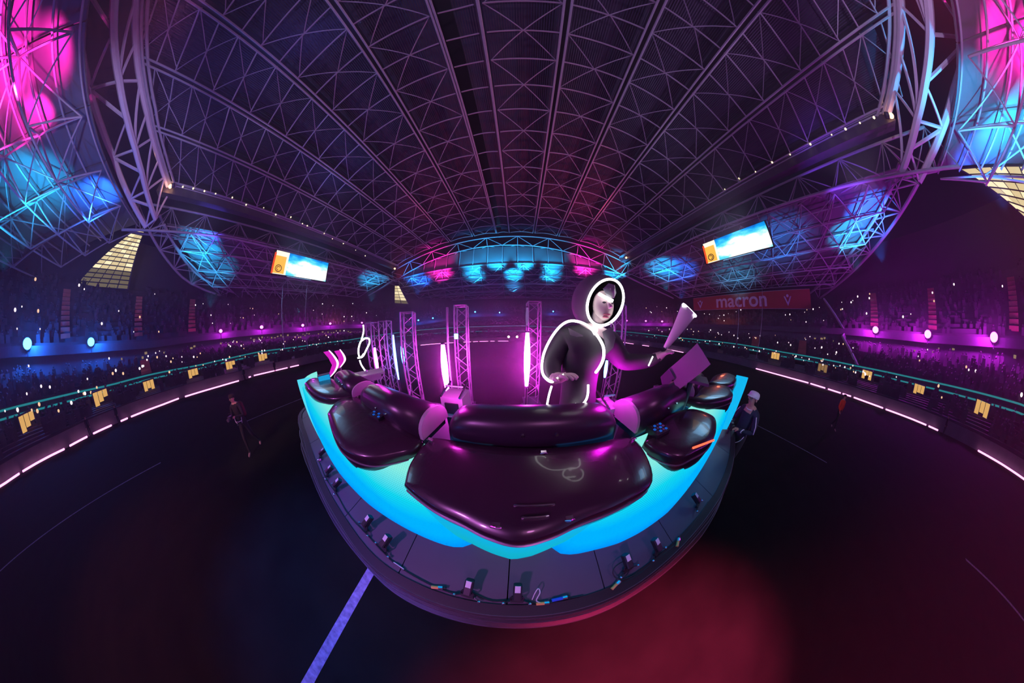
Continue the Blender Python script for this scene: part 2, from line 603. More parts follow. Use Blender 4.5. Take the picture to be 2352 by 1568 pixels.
# the row of small lit boxes under the ring beam
m_box = bpy.data.meshes.new('window')
_b = MB().box((0, 0, 0), (.22, .06, .24))
m_box.from_pydata(_b.v, [], _b.f)
m_box.materials.append(glow('box_window', (.9, .62, .34), .30, False))
for a0, a1, dens, gname in ((-125, -98, .42, 'left'), (-97, -62, .8, 'middle'), (100, 108, .55, 'right'), (117, 150, .25, 'far right')):
    a = a0
    while a < a1:
        a += random.uniform(.55, 1.1)
        if random.random() > dens:
            continue
        p = ringpt(R(a), 15.05, T_RING, None, -1.15 + random.uniform(-.3, .25))
        o = bpy.data.objects.new('window', m_box)
        COL.objects.link(o)
        o.location = p
        o.rotation_euler = (0, 0, -R(a))
        o.scale = (random.uniform(.6, 1.6), 1, random.uniform(.5, 1.2))
        attach(o, bowl)

AISLE_AZ = [(azel(x, y)[0], u) for x, y, u in ((150, 705, True), (316, 710, True), (440, 720, True), (330, 830, False), (2010, 717, True), (2142, 692, True), (2325, 700, True), (1735, 765, False), (1845, 770, False))]

# crowd: far more people than can be counted, seated in the dark
def crowd(name, lo, hi, rows, n, label):
    m = MB()
    for _ in range(n):
        a = random.uniform(-R(158), R(158))
        if any(abs(a - q) < (.020 if lo is UP0 else .026) and (lo is UP0) == u for q, u in AISLE_AZ):
            continue
        i = random.randrange(rows if lo is not LOW0 else rows - 1)
        if lo is LOW0 and i < 5 and any(abs(a - q) < .035 for q in EXIT_AZ):
            continue
        t = (i + .55) / rows
        p, q = ringpt(a, *lo), ringpt(a, *hi)
        x, y = p.x + (q.x - p.x) * t, p.y + (q.y - p.y) * t
        z = p.z + (q.z - p.z) * (i + 1) / rows
        s = random.uniform(.8, 1.1)
        w, h = .21 * s, random.uniform(.45, .75) * s
        ca, sa = math.cos(-a), math.sin(-a)
        pts = []
        for (u, v, k) in ((-w, -.1, 0), (w, -.1, 0), (w, .1, 0), (-w, .1, 0), (-w * .9, -.08, h), (w * .9, -.08, h), (w * .9, .08, h), (-w * .9, .08, h)):
            pts.append((x + u * ca - v * sa, y + u * sa + v * ca, z + k))
        m.add(pts, [(0, 1, 5, 4), (1, 2, 6, 5), (2, 3, 7, 6), (3, 0, 4, 7), (4, 5, 6, 7)])
        hz = z + h + .14 * s
        r = .115 * s
        m.add([(x, y, hz - r), (x + r * ca, y + r * sa, hz), (x - r * sa, y + r * ca, hz), (x - r * ca, y - r * sa, hz), (x + r * sa, y - r * ca, hz), (x, y, hz + r)],
              [(0, 2, 1), (0, 3, 2), (0, 4, 3), (0, 1, 4), (5, 1, 2), (5, 2, 3), (5, 3, 4), (5, 4, 1)])
    return tag(m.build(name, M_PEOPLE), label, 'crowd', None, 'stuff')


crowd('crowd', LOW0, LOW1, 7, 1700, 'dark crowd seated in the lower tier below the teal lines')
crowd('crowd', MID0, MID1, 9, 2600, 'dark crowd seated in the middle tier above the teal lines')
crowd('crowd', UP0, UP1, 16, 4600, 'dark crowd seated in the upper tier beneath the roof')

# phones held up in the crowd
ph = MB().ball((0, 0, 0), (.5, .35, .5), 6, 4)
m_phone = bpy.data.meshes.new('phone_light')
m_phone.from_pydata(ph.v, [], ph.f)
m_phone.materials.append(glow('phone_glow', (1, .80, .85), 1.6, False))
m_phone2 = m_phone.copy()
m_phone2.materials.clear()
m_phone2.materials.append(glow('phone_glow_warm', (1, .6, .35), 1.1, False))
PH = []
for tier, lo, hi, n in (('lower', LOW0, LOW1, 95), ('middle', MID0, MID1, 110), ('upper', UP0, UP1, 90)):
    for _ in range(n):
        a = R(random.choice((random.uniform(-152, -55), random.uniform(62, 152), random.uniform(50, 110), random.uniform(-152, -55))))
        t = random.random() ** 1.2 if tier != 'upper' else random.random() * .85
        p, q = ringpt(a, *lo), ringpt(a, *hi)
        v = p.lerp(q, t) + Vector((0, 0, .95))
        PH.append((tier, v))
MARKS = [(-146, 'at the left end of the stand'), (-139, 'around the biggest blue spotlight'), (-129, 'around the second blue spotlight'), (-121, 'left of the tall yellow gable'), (-112, 'between blue and magenta spotlights'),
         (-103, 'around the leftmost magenta spotlight'), (-92, 'around the second magenta spotlight'), (-80, 'under the left video screen'), (-68, 'right of the left video screen'), (-58, 'behind the bent neon tube'),
         (52, 'right of the hooded performer'), (62, 'behind the flared hand light'), (72, 'under the left end of the banner'), (82, 'under the word on the banner'), (92, 'under the right emblem of the banner'), (101, 'at the right end of the banner'),
         (109, 'beside the raking divider'), (115, 'around the first big magenta spotlight'), (123, 'around the middle big magenta spotlight'), (133, 'around the last big magenta spotlight'), (145, 'at the right end of the stand')]
for tier, v in PH:
    d = (v - Vector((0, 0, CZ))).length
    warm = random.random() > .7
    o = bpy.data.objects.new('phone_light', m_phone2 if warm else m_phone)
    COL.objects.link(o)
    o.location = v
    s = random.choice((.10, .13, .16, .2)) * (d / 35) ** .7
    o.scale = (s * 1.4, s * 1.4, s * 1.2)
    az_ = math.degrees(math.atan2(v.x, v.y))
    mk = min(MARKS, key=lambda q: abs(q[0] - az_))[1]
    big = 'larger' if s > .155 * (d / 35) ** .7 else 'tiny'
    c_ = 'warm' if warm else 'white'
    tag(o, f'{big} {c_} phone light in the {tier} tier {mk}', 'phone light', f'{big} {c_} phone lights, {tier} tier, {mk}')
# ================================================================ vault roof (all heights below are above the camera, + CZ)
def vz(x):                      # section of the vault
    return 23.9 - 4.3 * ((x + 3.0) / 34.5) ** 2


def rib_x(ratio):               # where the sight plane of a rib cuts the vault
    x = ratio * 22
    for _ in range(30):
        x = ratio * vz(x)
    return x


def Z(h):
    return CZ + h


def arch_near(tab, zl, k):
    out = []
    for i in range(k + 1):
        a = tab[0][0] + (tab[-1][0] - tab[0][0]) * i / k
        b = interp(tab, a)
        x = a * 18
        for _ in range(40):
            x = .5 * x + .5 * a * zl(x)
        out.append(Vector((x, b * zl(x), Z(zl(x)))))
    return out


def z_out(x):
    return 14.6 + 7.5 * max(0, 1 - ((x + 4) / 35) ** 2) ** .8


NT = [arch_near([(-2.57, -1.64), (-1.71, -1.62), (-1.35, -1.67), (-.94, -1.80), (.0, -2.0), (1.13, -1.90), (1.48, -1.74), (1.8, -1.67), (2.12, -1.63)], z_out, 22),
      arch_near([(-2.4, -1.46), (-1.70, -1.38), (-1.37, -1.42), (-1.13, -1.47), (-.90, -1.55), (0, -1.75), (1.06, -1.59), (1.26, -1.53), (1.51, -1.46), (1.98, -1.42)], z_out, 22),
      arch_near([(-1.95, -1.17), (-1.69, -1.19), (-1.33, -1.25), (-1.10, -1.32), (-.86, -1.41), (0, -1.6), (.9, -1.46), (1.1, -1.36), (1.3, -1.28), (1.5, -1.2)], lambda x: vz(x) - .2, 22)]
RAIL = sorted((p.x, p.y) for p in NT[2])


def yend(x):                    # the vault stops at the bowed rail of the near end
    return interp(RAIL, x) + .2


YF, NB = 30.8, 23
YB = YF - NB * 2.885
YS = [YB + (YF - YB) * k / NB for k in range(NB + 1)]
RATIOS = [-1.84, -1.40, -1.066, -.77, -.472, -.22, -.085, .172, .435, .705, 1.022, 1.42]
XS = [rib_x(r) for r in RATIOS]
ceiling = thing('ceiling', (0, 0, CZ), 'dark vaulted lattice roof over the pitch', None, kind='structure')


def V(x, y, dz=0):
    return Vector((x, y, CZ + vz(x) + dz))


# cladding panels above the lattice
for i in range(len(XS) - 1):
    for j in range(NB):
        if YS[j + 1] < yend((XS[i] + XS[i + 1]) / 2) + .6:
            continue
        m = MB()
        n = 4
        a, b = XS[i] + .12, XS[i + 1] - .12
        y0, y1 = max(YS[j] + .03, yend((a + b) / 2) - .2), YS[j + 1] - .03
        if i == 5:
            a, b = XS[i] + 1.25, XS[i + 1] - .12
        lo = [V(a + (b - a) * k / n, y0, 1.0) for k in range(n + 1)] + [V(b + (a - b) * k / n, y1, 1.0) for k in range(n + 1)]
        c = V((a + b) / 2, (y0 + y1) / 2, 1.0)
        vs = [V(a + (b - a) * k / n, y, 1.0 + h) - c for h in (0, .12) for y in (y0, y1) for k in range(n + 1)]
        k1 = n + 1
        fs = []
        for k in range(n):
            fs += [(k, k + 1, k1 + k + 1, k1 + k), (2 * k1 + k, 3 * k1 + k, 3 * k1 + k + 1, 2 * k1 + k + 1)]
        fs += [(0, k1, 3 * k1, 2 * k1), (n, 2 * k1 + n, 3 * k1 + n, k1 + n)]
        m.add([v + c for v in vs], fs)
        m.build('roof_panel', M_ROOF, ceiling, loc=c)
# the dark open slot beside the middle rib, closed far above
MB().box(((XS[5] + XS[6]) / 2 - .4, (YF + YB) / 2, CZ + vz(-4) + 2.4), (4, YF - YB + 1, .2)).build('slot_cover', M_BLACK, ceiling)
for j in range(NB + 1):
    pass
# ribs: pairs of tubes with a dark gap between
for i, x in enumerate(XS):
    pair = (-.26, .26) if i not in (5, 6) else ((-.12, .12) if i == 5 else (0,))
    r = .10 if i not in (6,) else .13
    for d in pair:
        pts = [V(x + d, y, -.05) for y in (yend(x), YF)]
        MB().tube(pts, r, 6).build('rib', M_STEEL, ceiling)
    if len(pair) == 2 and i != 5:
        MB().box((x, (YF + yend(x)) / 2, CZ + vz(x) + .35), (.42, YF - yend(x), .5)).build('rib_gap', M_BLACK, ceiling)
# transverse arcs, one tube per bay and rib space
for j, y in enumerate(YS):
    for i in range(len(XS) - 1):
        a, b = XS[i] + .3, XS[i + 1] - .3
        if y < yend((a + b) / 2) - .4:
            continue
        lift = .25
        pts = []
        for k in range(7):
            t = k / 6
            p = V(a + (b - a) * t, y)
            p.z += lift * math.sin(PI * t)
            pts.append(p)
        MB().tube(pts, .085, 5).build('arc_tube', M_STEEL, ceiling)
# diamond bracing
extra = MB()
cnt = 0
for i in range(len(XS) - 1):
    if i == 5:
        continue
    a, b = XS[i] + .3, XS[i + 1] - .3
    mid = (a + b) / 2
    for j in range(NB):
        if YS[j] < yend(mid) - .4:
            continue
        for s in (a, b):
            p, q = ((s, YS[j]), (mid, YS[j + 1])) if (j + i) % 2 == 0 else ((mid, YS[j]), (s, YS[j + 1]))
            pts = [V(p[0], p[1], .05), V((p[0] + q[0]) / 2, (p[1] + q[1]) / 2, .18), V(q[0], q[1], .2)]
            if cnt < 300:
                MB().tube(pts, .05, 4).build('brace', M_STEEL, ceiling)
            else:
                extra.tube(pts, .05, 4)
            cnt += 1
if extra.v:
    tag(extra.build('far_braces', M_STEEL, ceiling), kind='stuff')
# verges where the vault meets the trusses: dark gutters
for x, s in ((XS[0] - .9, -1), (XS[-1] + .9, 1)):
    MB().box((x, 3.6, CZ + vz(x) - .3), (1.3, 56, 1.4)).build('gutter', M_STEELD, ceiling)
    MB().tube([(x - s * .75, -24, CZ + vz(x) + .3), (x - s * .75, YF + 1, CZ + vz(x) + .3)], .07, 5).build('gutter_rail', M_STEEL, ceiling)


# ================================================================ trusses
def truss(name, label, chords, n, links, r=.22, rw=.09, mt=None):
    """chords: list of point lists of equal length; links: pairs of chord numbers joined by zigzag web members"""
    t = thing(name, chords[0][0], label, 'truss')
    for c in chords:
        MB().tube(c, r, 7).build('chord', mt or M_STEEL, t)
    m = len(chords[0])
    for a, b in links:
        for k in range(m - 1):
            p, q = (chords[a][k], chords[b][k + 1]) if k % 2 == 0 else (chords[b][k], chords[a][k + 1])
            MB().tube([p, q], rw, 5).build('web_member', mt or M_STEEL, t)
            if k % 2 == 0:
                MB().tube([chords[a][k], chords[b][k]], rw, 5).build('web_member', mt or M_STEEL, t)
    return t


def Z(h):
    return CZ + h


n = 20
ys = [-29 + (66 * k / n) for k in range(n + 1)]


def prof(pts, y):
    return interp(pts, y)


LT = [[Vector((-40.4, y, Z(18.6 - .9 * max(0, (y - 10) / 20)))) for y in ys],
      [Vector((-39.0, y, Z(prof([(-29, 14.6), (-10, 15.4), (10, 15.2), (32, 15.8)], y)))) for y in ys],
      [Vector((-43.0, y, Z(15.8))) for y in ys]]
truss('roof_truss', 'long lattice truss carrying the left edge of the vault, above the left screen', LT, n, ((0, 1), (1, 2), (0, 2)), .16, .07)
RT = [[Vector((31.2, y, Z(19.0))) for y in ys],
      [Vector((29.9, y, Z(prof([(-29, 14.6), (-10, 15.6), (10, 16.4), (32, 15.6)], y)))) for y in ys],
      [Vector((33.5, y, Z(16.4))) for y in ys]]
truss('roof_truss', 'long lattice truss carrying the right edge of the vault, above the right screen', RT, n, ((0, 1), (1, 2), (0, 2)), .16, .07)
xs = [-40 + 72 * k / 18 for k in range(19)]


def low(x):
    return 15.6 + 6.2 * max(0, 1 - ((x + 4.5) / 36) ** 2)


FT = [[Vector((x, 31.9, Z(vz(x) - .4))) for x in xs], [Vector((x, 33.4, Z(low(x)))) for x in xs], [Vector((x, 36, Z(low(x) + .7))) for x in xs]]
truss('roof_truss', 'arched lattice truss closing the far end of the vault', FT, 18, ((0, 1), (1, 2)), .15, .07)


truss('roof_truss', 'heavy arched lattice truss sweeping overhead at the near end of the vault', NT, 22, ((0, 1), (1, 2)), .34, .15, mat('brightened_painted_steel', (.72, .66, .78), .5, 0, .1, 2))  # steel colour lightened here in place of stronger lamp light
# second rail of the near end
for d in (.5, 1.0):
    p = [Vector((v.x * (1 - .02 * d), v.y + 1.1 * d, v.z + .25 * d)) for v in NT[2]]
    MB().tube(p, .16, 6).build('end_rail', M_STEEL, ceiling)
# arms that run on from the crossings to the rim
for lb, P in (('left', [(-39, -24.2, 14.8), (-44.5, -22.2, 13), (-50, -18.6, 11), (-56, -10.5, 9.4)]), ('right', [(31, -23.6, 14.5), (37, -21.5, 13.6), (42, -19.2, 12.5), (50, -16.3, 11.3), (57, -12, 9.5)])):
    a = smooth_path([(x, y, Z(z)) for x, y, z in P], 3)
    b = [v + Vector((0, 2.4, .9)) for v in a]
    c = [v + Vector((0, .9, 2.0)) for v in a]
    truss('outrigger_truss', f'sloping lattice arm running from the near {lb} crossing out to the stadium rim', [a, b, c], len(a) - 1, ((0, 1), (0, 2)), .2, .08)
for lb, P in (('far left', [(-39, 32, 15.8), (-46, 30.5, 13), (-55, 27, 9.8)]), ('far right', [(30, 32, 15.5), (38, 30.5, 13), (47, 27, 10.2)])):
    a = smooth_path([(x, y, Z(z)) for x, y, z in P], 3)
    b = [v + Vector((0, 1.6, .9)) for v in a]
    truss('outrigger_truss', f'sloping lattice arm running from the {lb} corner of the vault out to the rim', [a, b], len(a) - 1, ((0, 1),), .18, .08)


# ================================================================ fixed roof over the stands: sheets, purlins and space frame
def soffit(side, A, B, Cc, Dd, nu, nv, seed, lattice=1.3):
    """A-B inner edge, D-C outer edge (heights above the camera)"""
    random.seed(seed)
    A, B, Cc, Dd = [Vector((p[0], p[1], Z(p[2]))) for p in (A, B, Cc, Dd)]

    def P(u, v, d=0):
        p = A.lerp(B, u).lerp(Dd.lerp(Cc, u), v)
        return p + nrm * d
    nrm = (B - A).cross(Dd - A).normalized()
    if nrm.z > 0:
        nrm = -nrm
    root = thing('ceiling_' + side, A, f'fixed sheeted roof over the {side} stand', None, kind='structure')
    for i in range(nu):
        for j in range(nv):
            e = .01
            q = [P((i + e) / nu, (j + e) / nv, -.9), P((i + 1 - e) / nu, (j + e) / nv, -.9), P((i + 1 - e) / nu, (j + 1 - e) / nv, -.9), P((i + e) / nu, (j + 1 - e) / nv, -.9)]
            MB().slab(q, .1).build('roof_sheet', M_SOFFIT, root)
    for j in range(2 * nv + 1):
        MB().tube([P(0, j / (2 * nv), -.5), P(1, j / (2 * nv), -.5)], .09, 5).build('purlin', M_STEEL, root)
    fr = thing('roof_lattice', A, f'steel lattice hanging below the sheeting of the {side} stand roof', 'lattice')
    k = 0
    for i in range(nu):
        for j in range(nv):
            c = P((i + .5 + random.uniform(-.1, .1)) / nu, (j + .5) / nv, lattice)
            cs = [P(i / nu, j / nv), P((i + 1) / nu, j / nv), P((i + 1) / nu, (j + 1) / nv), P(i / nu, (j + 1) / nv)]
            for q in cs:
                MB().tube([c, q], .075, 4).build('strut', M_STEEL, fr)
            if i:
                c0 = P((i - .5) / nu, (j + .5) / nv, lattice)
                MB().tube([c0, c], .085, 5).build('lower_bar', M_STEEL, fr)
            MB().tube([cs[0], cs[2]] if (i + j) % 2 else [cs[1], cs[3]], .06, 4).build('tie', M_STEEL, fr)
            MB().tube([cs[0], cs[3]], .09, 5).build('rafter', M_STEEL, fr)
    return root, P


soffit('left', (-39.6, -22, 15.4), (-39.6, 31, 15.9), (-57, 26, 10), (-57, -12, 9.6), 11, 4, 3)
soffit('right', (30.6, 31, 15.8), (30.6, -22, 15.2), (52, -15, 11.2), (50, 26, 10.6), 11, 4, 4)
soffit('far', (-38, 33.6, 15.8), (29.5, 33.6, 15.8), (44, 52, 11.2), (-54, 52, 11.2), 12, 4, 5)
soffit('near', (33, -28.5, 15.4), (-41, -27.5, 15.4), (-50, -56, 12.2), (29.5, -56, 12.2), 12, 5, 6, 2.2)


def soffit_arch():
    """sheets that rise from the far soffit to the arched far truss"""
    root = thing('trim_far', (0, 33.6, Z(16)), 'arched infill above the far stand roof', None, kind='structure')
    for k in range(len(xs) - 1):
        a, b = xs[k], xs[k + 1]
        q = [Vector((a, 34.2, Z(15.6))), Vector((b, 34.2, Z(15.6))), Vector((b, 34.6, Z(low(b) + .3))), Vector((a, 34.6, Z(low(a) + .3)))]
        if q[2].z - q[1].z > .4 or q[3].z - q[0].z > .4:
            MB().slab(q, .1).build('infill_sheet', M_SOFFIT, root)
        MB().tube([Vector((a, 34.0, Z(15.6))), Vector((a, 34.3, Z(low(a) + .3)))], .1, 5).build('mullion', M_STEEL, root)


soffit_arch()

# ================================================================ glazed gables at the corners of the stands, lit from inside
M_GABLE = glow('lit_gable_glass', (1, .80, .42), .85, False)
M_GABLE3 = glow('lit_gable_glass_bright', (1, .84, .50), 1.25, False)
M_GABLE2 = glow('lit_gable_glass_dim', (1, .80, .45), .16, False)


def gable(label, top0, top1, bot1, bot0, nu, nv, dim_from, flip=0):
    """four corners; rows of panes with bars between"""
    t = thing('glazed_gable', bot0, label, 'gable')

    def P(u, v):
        return top0.lerp(top1, u).lerp(bot0.lerp(bot1, u), v)
    nrm = (bot1 - bot0).cross(top0 - bot0).normalized() * .12
    for j in range(nv):
        for i in range(nu):
            q = [P((i + .06) / nu, (j + .08) / nv), P((i + .94) / nu, (j + .08) / nv), P((i + .94) / nu, (j + .92) / nv), P((i + .06) / nu, (j + .92) / nv)]
            MB().slab(q, .05).build('pane', (M_GABLE if random.random() < .6 else M_GABLE3) if j < dim_from else M_GABLE2, t)
    for j in range(nv + 1):
        MB().tube([P(0, j / nv) , P(1, j / nv)], .07, 4).build('bar', M_STEELD, t)
    for i in range(nu + 1):
        MB().tube([P(i / nu, 0) - nrm, P(i / nu, 1) - nrm], .09, 4).build('bar', M_STEELD, t)
    for j in range(0, nv - 1, 2):
        MB().tube([P(0, j / nv) - 2 * nrm, P(1, (j + 2) / nv) - 2 * nrm], .06, 4).build('brace', M_STEELD, t)
        MB().tube([P(1, j / nv) - 2 * nrm, P(0, (j + 2) / nv) - 2 * nrm], .06, 4).build('brace', M_STEELD, t)
    return t


gable('tall yellow-lit glazed wedge in the near left corner of the stadium', at_x(310, 527, -46), at_x(328, 531, -46), at_x(291, 664, -46), at_x(172, 656, -46), 5, 14, 10)
gable('curved yellow-lit glazed wedge in the near right corner of the stadium', at_x(2205, 388, 40), at_x(2400, 385, 40), at_x(2400, 545, 40), at_x(2352, 500, 40), 6, 7, 9)
gable('small yellow-lit glazed wedge in the far left corner of the stadium', at_y(907, 656, 33), at_y(916, 656, 33), at_y(938, 698, 33), at_y(906, 696, 33), 2, 6, 5)

# bulbs along the vault edges
m_b = bpy.data.meshes.new('rail_bulb')
bb = MB().ball((0, 0, 0), .11, 6, 4)
m_b.from_pydata(bb.v, [], bb.f)
m_b.materials.append(glow('bulb', (1, .8, .5), 2.0, False))
nb = {}
for pts, side in (([(418, 428), (442, 432), (468, 438), (494, 444), (533, 453), (565, 470), (606, 477), (634, 493), (669, 499), (696, 514), (707, 519), (746, 537), (765, 549), (790, 560), (818, 575), (840, 588)], 'left'),
                  ([(2009, 269), (1977, 281), (1944, 295), (1912, 308), (1863, 330), (1816, 354), (1774, 372), (1735, 394), (1697, 410), (1664, 435)], 'right')):
    for px, py in pts:
        o = bpy.data.objects.new('rail_bulb', m_b)
        COL.objects.link(o)
        o.location = at_x(px, py, XS[0] + .4 if side == 'left' else XS[-1] - .4)
        s = random.uniform(.8, 1.3)
        o.scale = (s, s, s)
        nb[side] = nb.get(side, 0) + 1
        tag(o, f'{ORD[nb[side] - 1]} tiny white bulb from the near corner on the {side} vault edge rail', 'bulb', f'bulbs along the {side} vault edge')
for px, py, x, lb in ((389, 427, XS[0] + .3, 'orange work lamp at the near left corner of the vault'), (361, 352, XS[0] + 3.5, 'dim orange work lamp on the near end rail, above the left corner'),
                      (2048, 265, XS[-1] - .3, 'orange work lamp at the near right corner of the vault'), (907, 617, XS[0] + .6, 'small orange work lamp at the far left corner of the vault'),
                      (1438, 592, XS[-1] + .2, 'small orange work lamp at the far right corner of the vault')):
    p = at_x(px, py, x)
    t = thing('work_lamp', p, lb, 'lamp')
    MB().ball(p, (.26, .3, .26), 10, 6).build('lens', glow('work_lens', (1, .55, .25), 4, False), t, True)
    MB().tube([p + Vector((0, .25, .1)), p + Vector((0, .6, .25))], .3, 8).build('housing', M_STEELD, t)
    lamp('work_lamp_light', 'POINT', p + Vector((0, -.5, -.4)), (1, .45, .2), 35, size=.3)
# ================================================================ stage deck
ZD, ZT = 1.1, 2.2              # deck and desk-top heights
M_DECK = mat('stage_deck', (.10, .085, .12), .42, 0, .12, 5)
M_DECKSIDE = mat('stage_side', (.012, .012, .016), .5, .0, .2, 4)
M_CHROME = mat('chrome', (.75, .72, .78), .2, 1, .1, 8)
M_RUBBER = mat('cable_rubber', (.015, .015, .02), .5)
M_LABEL = mat('white_label', (.75, .74, .80), .5, 0, .1, 30)
EDGE = [(-5.6, 2.2), (-5.2, 1.1), (-4.6, .32), (-3.95, .16), (-3.41, .10), (-2.61, -.02), (-1.97, -.13), (-1.49, -.21), (-.99, -.31), (-.5, -.33), (0, -.325), (.5, -.315), (.8, -.295), (1.14, -.255), (1.5, -.22), (1.97, -.18), (2.3, -.15),
        (3.0, -.02), (3.9, .25), (4.8, .65), (5.4, 1.3), (5.7, 2.2)]
edge = smooth_path([(x, y, ZD) for x, y in EDGE], 4)
stage = thing('stage', (0, 1.5, 0), 'broad dark curved stage carrying the lit DJ desk', 'stage')
BACKY = 2.3


def off_edge(d, z):
    out = []
    for i, p in enumerate(edge):
        t = (edge[min(i + 1, len(edge) - 1)] - edge[max(i - 1, 0)]).normalized()
        nrm = Vector((t.y, -t.x, 0))
        q = p + nrm * d
        out.append(Vector((q.x, q.y, z)))
    return out


# deck boards: panels split by seams that fan out from the desk
cuts = [-5.6, -4.2, -3.1, -2.2, -1.52, -.78, -.02, .62, 1.3, 2.1, 3.1, 4.2, 5.7]


def edge_y(x):
    return interp(EDGE, x)


for a, b in zip(cuts, cuts[1:]):
    k = 6
    front = [Vector((a + .004 + (b - a - .008) * i / k, 0, 0)) for i in range(k + 1)]
    front = [Vector((p.x, edge_y(p.x) + .02, ZD)) for p in front]
    back = [Vector((b - .004, BACKY, ZD)), Vector((a + .004, BACKY, ZD))]
    poly = front + back
    m = MB().loft([[p - Vector((0, 0, .06)) for p in poly], poly], True, True, True)
    m.build('deck_panel', M_DECK, stage)
# stepped skirt: rim, then three tiers reaching outward to the pitch
for d0, d1, z0, z1, mt, nm in ((0, .035, ZD - .05, ZD + .012, M_DECKSIDE, 'rim'), (.0, .07, ZD - .32, ZD - .05, M_DECKSIDE, 'skirt'), (.0, .17, ZD - .62, ZD - .32, M_DECKSIDE, 'skirt'), (.0, .30, 0, ZD - .62, M_DECKSIDE, 'skirt')):
    a, b = off_edge(d0 - .05, z1), off_edge(d1, z1)
    c, e = off_edge(d1, z0), off_edge(d0 - .05, z0)
    m = MB()
    n_ = len(a)
    m.loft([[a[i], b[i], c[i], e[i]] for i in range(n_)], True, True, True)
    m.build(nm, mt, stage)
M_TRIM = mat('worn_metal_trim', (.30, .27, .33), .35, .8, .3, 9)
for d, z in ((.035, ZD + .004), (.07, ZD - .06), (.17, ZD - .325), (.30, ZD - .625)):
    MB().tube(off_edge(d, z), .008, 5).build('edge_strip', M_TRIM, stage)
MB().box((0, BACKY - .03, ZD / 2), (11, .06, ZD - .1)).build('back_panel', M_DECKSIDE, stage)

# ================================================================ LED wall in front of the desk
def led_mat(name, lobe):
    m = bpy.data.materials.new(name)
    m.use_nodes = True
    n, l = m.node_tree.nodes, m.node_tree.links
    n.remove(n['Principled BSDF'])
    e = n.new('ShaderNodeEmission')
    at = n.new('ShaderNodeUVMap')
    at.uv_map = 'screen'
    sep = n.new('ShaderNodeSeparateXYZ')
    l.new(at.outputs[0], sep.inputs[0])
    rp = n.new('ShaderNodeValToRGB')
    cs = lobe
    rp.color_ramp.elements[0].position, rp.color_ramp.elements[0].color = cs[0][0], (*cs[0][1], 1)
    rp.color_ramp.elements[1].position, rp.color_ramp.elements[1].color = cs[-1][0], (*cs[-1][1], 1)
    for p, c in cs[1:-1]:
        q = rp.color_ramp.elements.new(p)
        q.color = (*c, 1)
    l.new(sep.outputs['Y'], rp.inputs[0])
    # the pixel dots of the screen

    def dots(sock, f):
        a = n.new('ShaderNodeMath')
        a.operation = 'MULTIPLY'
        a.inputs[1].default_value = f
        l.new(sock, a.inputs[0])
        b = n.new('ShaderNodeMath')
        b.operation = 'SINE'
        l.new(a.outputs[0], b.inputs[0])
        return b.outputs[0]
    mm = n.new('ShaderNodeMath')
    mm.operation = 'MULTIPLY'
    tc = n.new('ShaderNodeTexCoord')
    s2 = n.new('ShaderNodeSeparateXYZ')
    l.new(tc.outputs['Object'], s2.inputs[0])
    l.new(dots(s2.outputs['X'], 2 * PI / .011), mm.inputs[0])
    l.new(dots(sep.outputs['Y'], 2 * PI / .011), mm.inputs[1])
    ma = n.new('ShaderNodeMath')
    ma.operation = 'MULTIPLY_ADD'
    ma.inputs[1].default_value = .22
    ma.inputs[2].default_value = 1.0
    l.new(mm.outputs[0], ma.inputs[0])
    l.new(ma.outputs[0], e.inputs[1])
    l.new(rp.outputs[0], e.inputs[0])
    l.new(e.outputs[0], n['Material Output'].inputs[0])
    return m


DEEP, SKY, TURQ, PALE = lin('0093fb'), lin('00b4ff'), lin('10d4ee'), lin('86ece2')
M_LEDS = led_mat('led_screen_side', [(0, DEEP), (.45, SKY), (.68, SKY), (.9, TURQ), (1.03, PALE)])
M_LEDC = led_mat('led_screen_middle', [(0, lin('10a8c8')), (.5, lin('12b4d2')), (.9, lin('0fb2ee')), (1.03, lin('20c0f0'))])
BOT = [(-2.95, .36), (-2.5, .24), (-2.06, .17), (-1.38, .12), (-.83, .11), (-.55, .105), (-.46, .108), (-.38, .13), (-.315, .175)]
BOTC = [(-.315, .175), (-.15, .12), (0, .082), (.15, .115), (.285, .178)]
BOTR = [(.285, .178), (.35, .11), (.44, .082), (.62, .075), (.83, .06), (1.05, .065), (1.42, .09), (2.2, .22), (2.98, .34)]
TOP = [(-2.95, .38), (-2.6, .30), (-1.2, .20), (-.84, .16), (-.55, .135), (-.24, .15), (0, .095), (.27, .135), (.62, .15), (1.04, .165), (2.0, .29), (2.98, .42)]
led = thing('led_screen', (0, .2, ZD), 'glowing cyan LED screen wrapping the front of the DJ desk', 'LED screen')


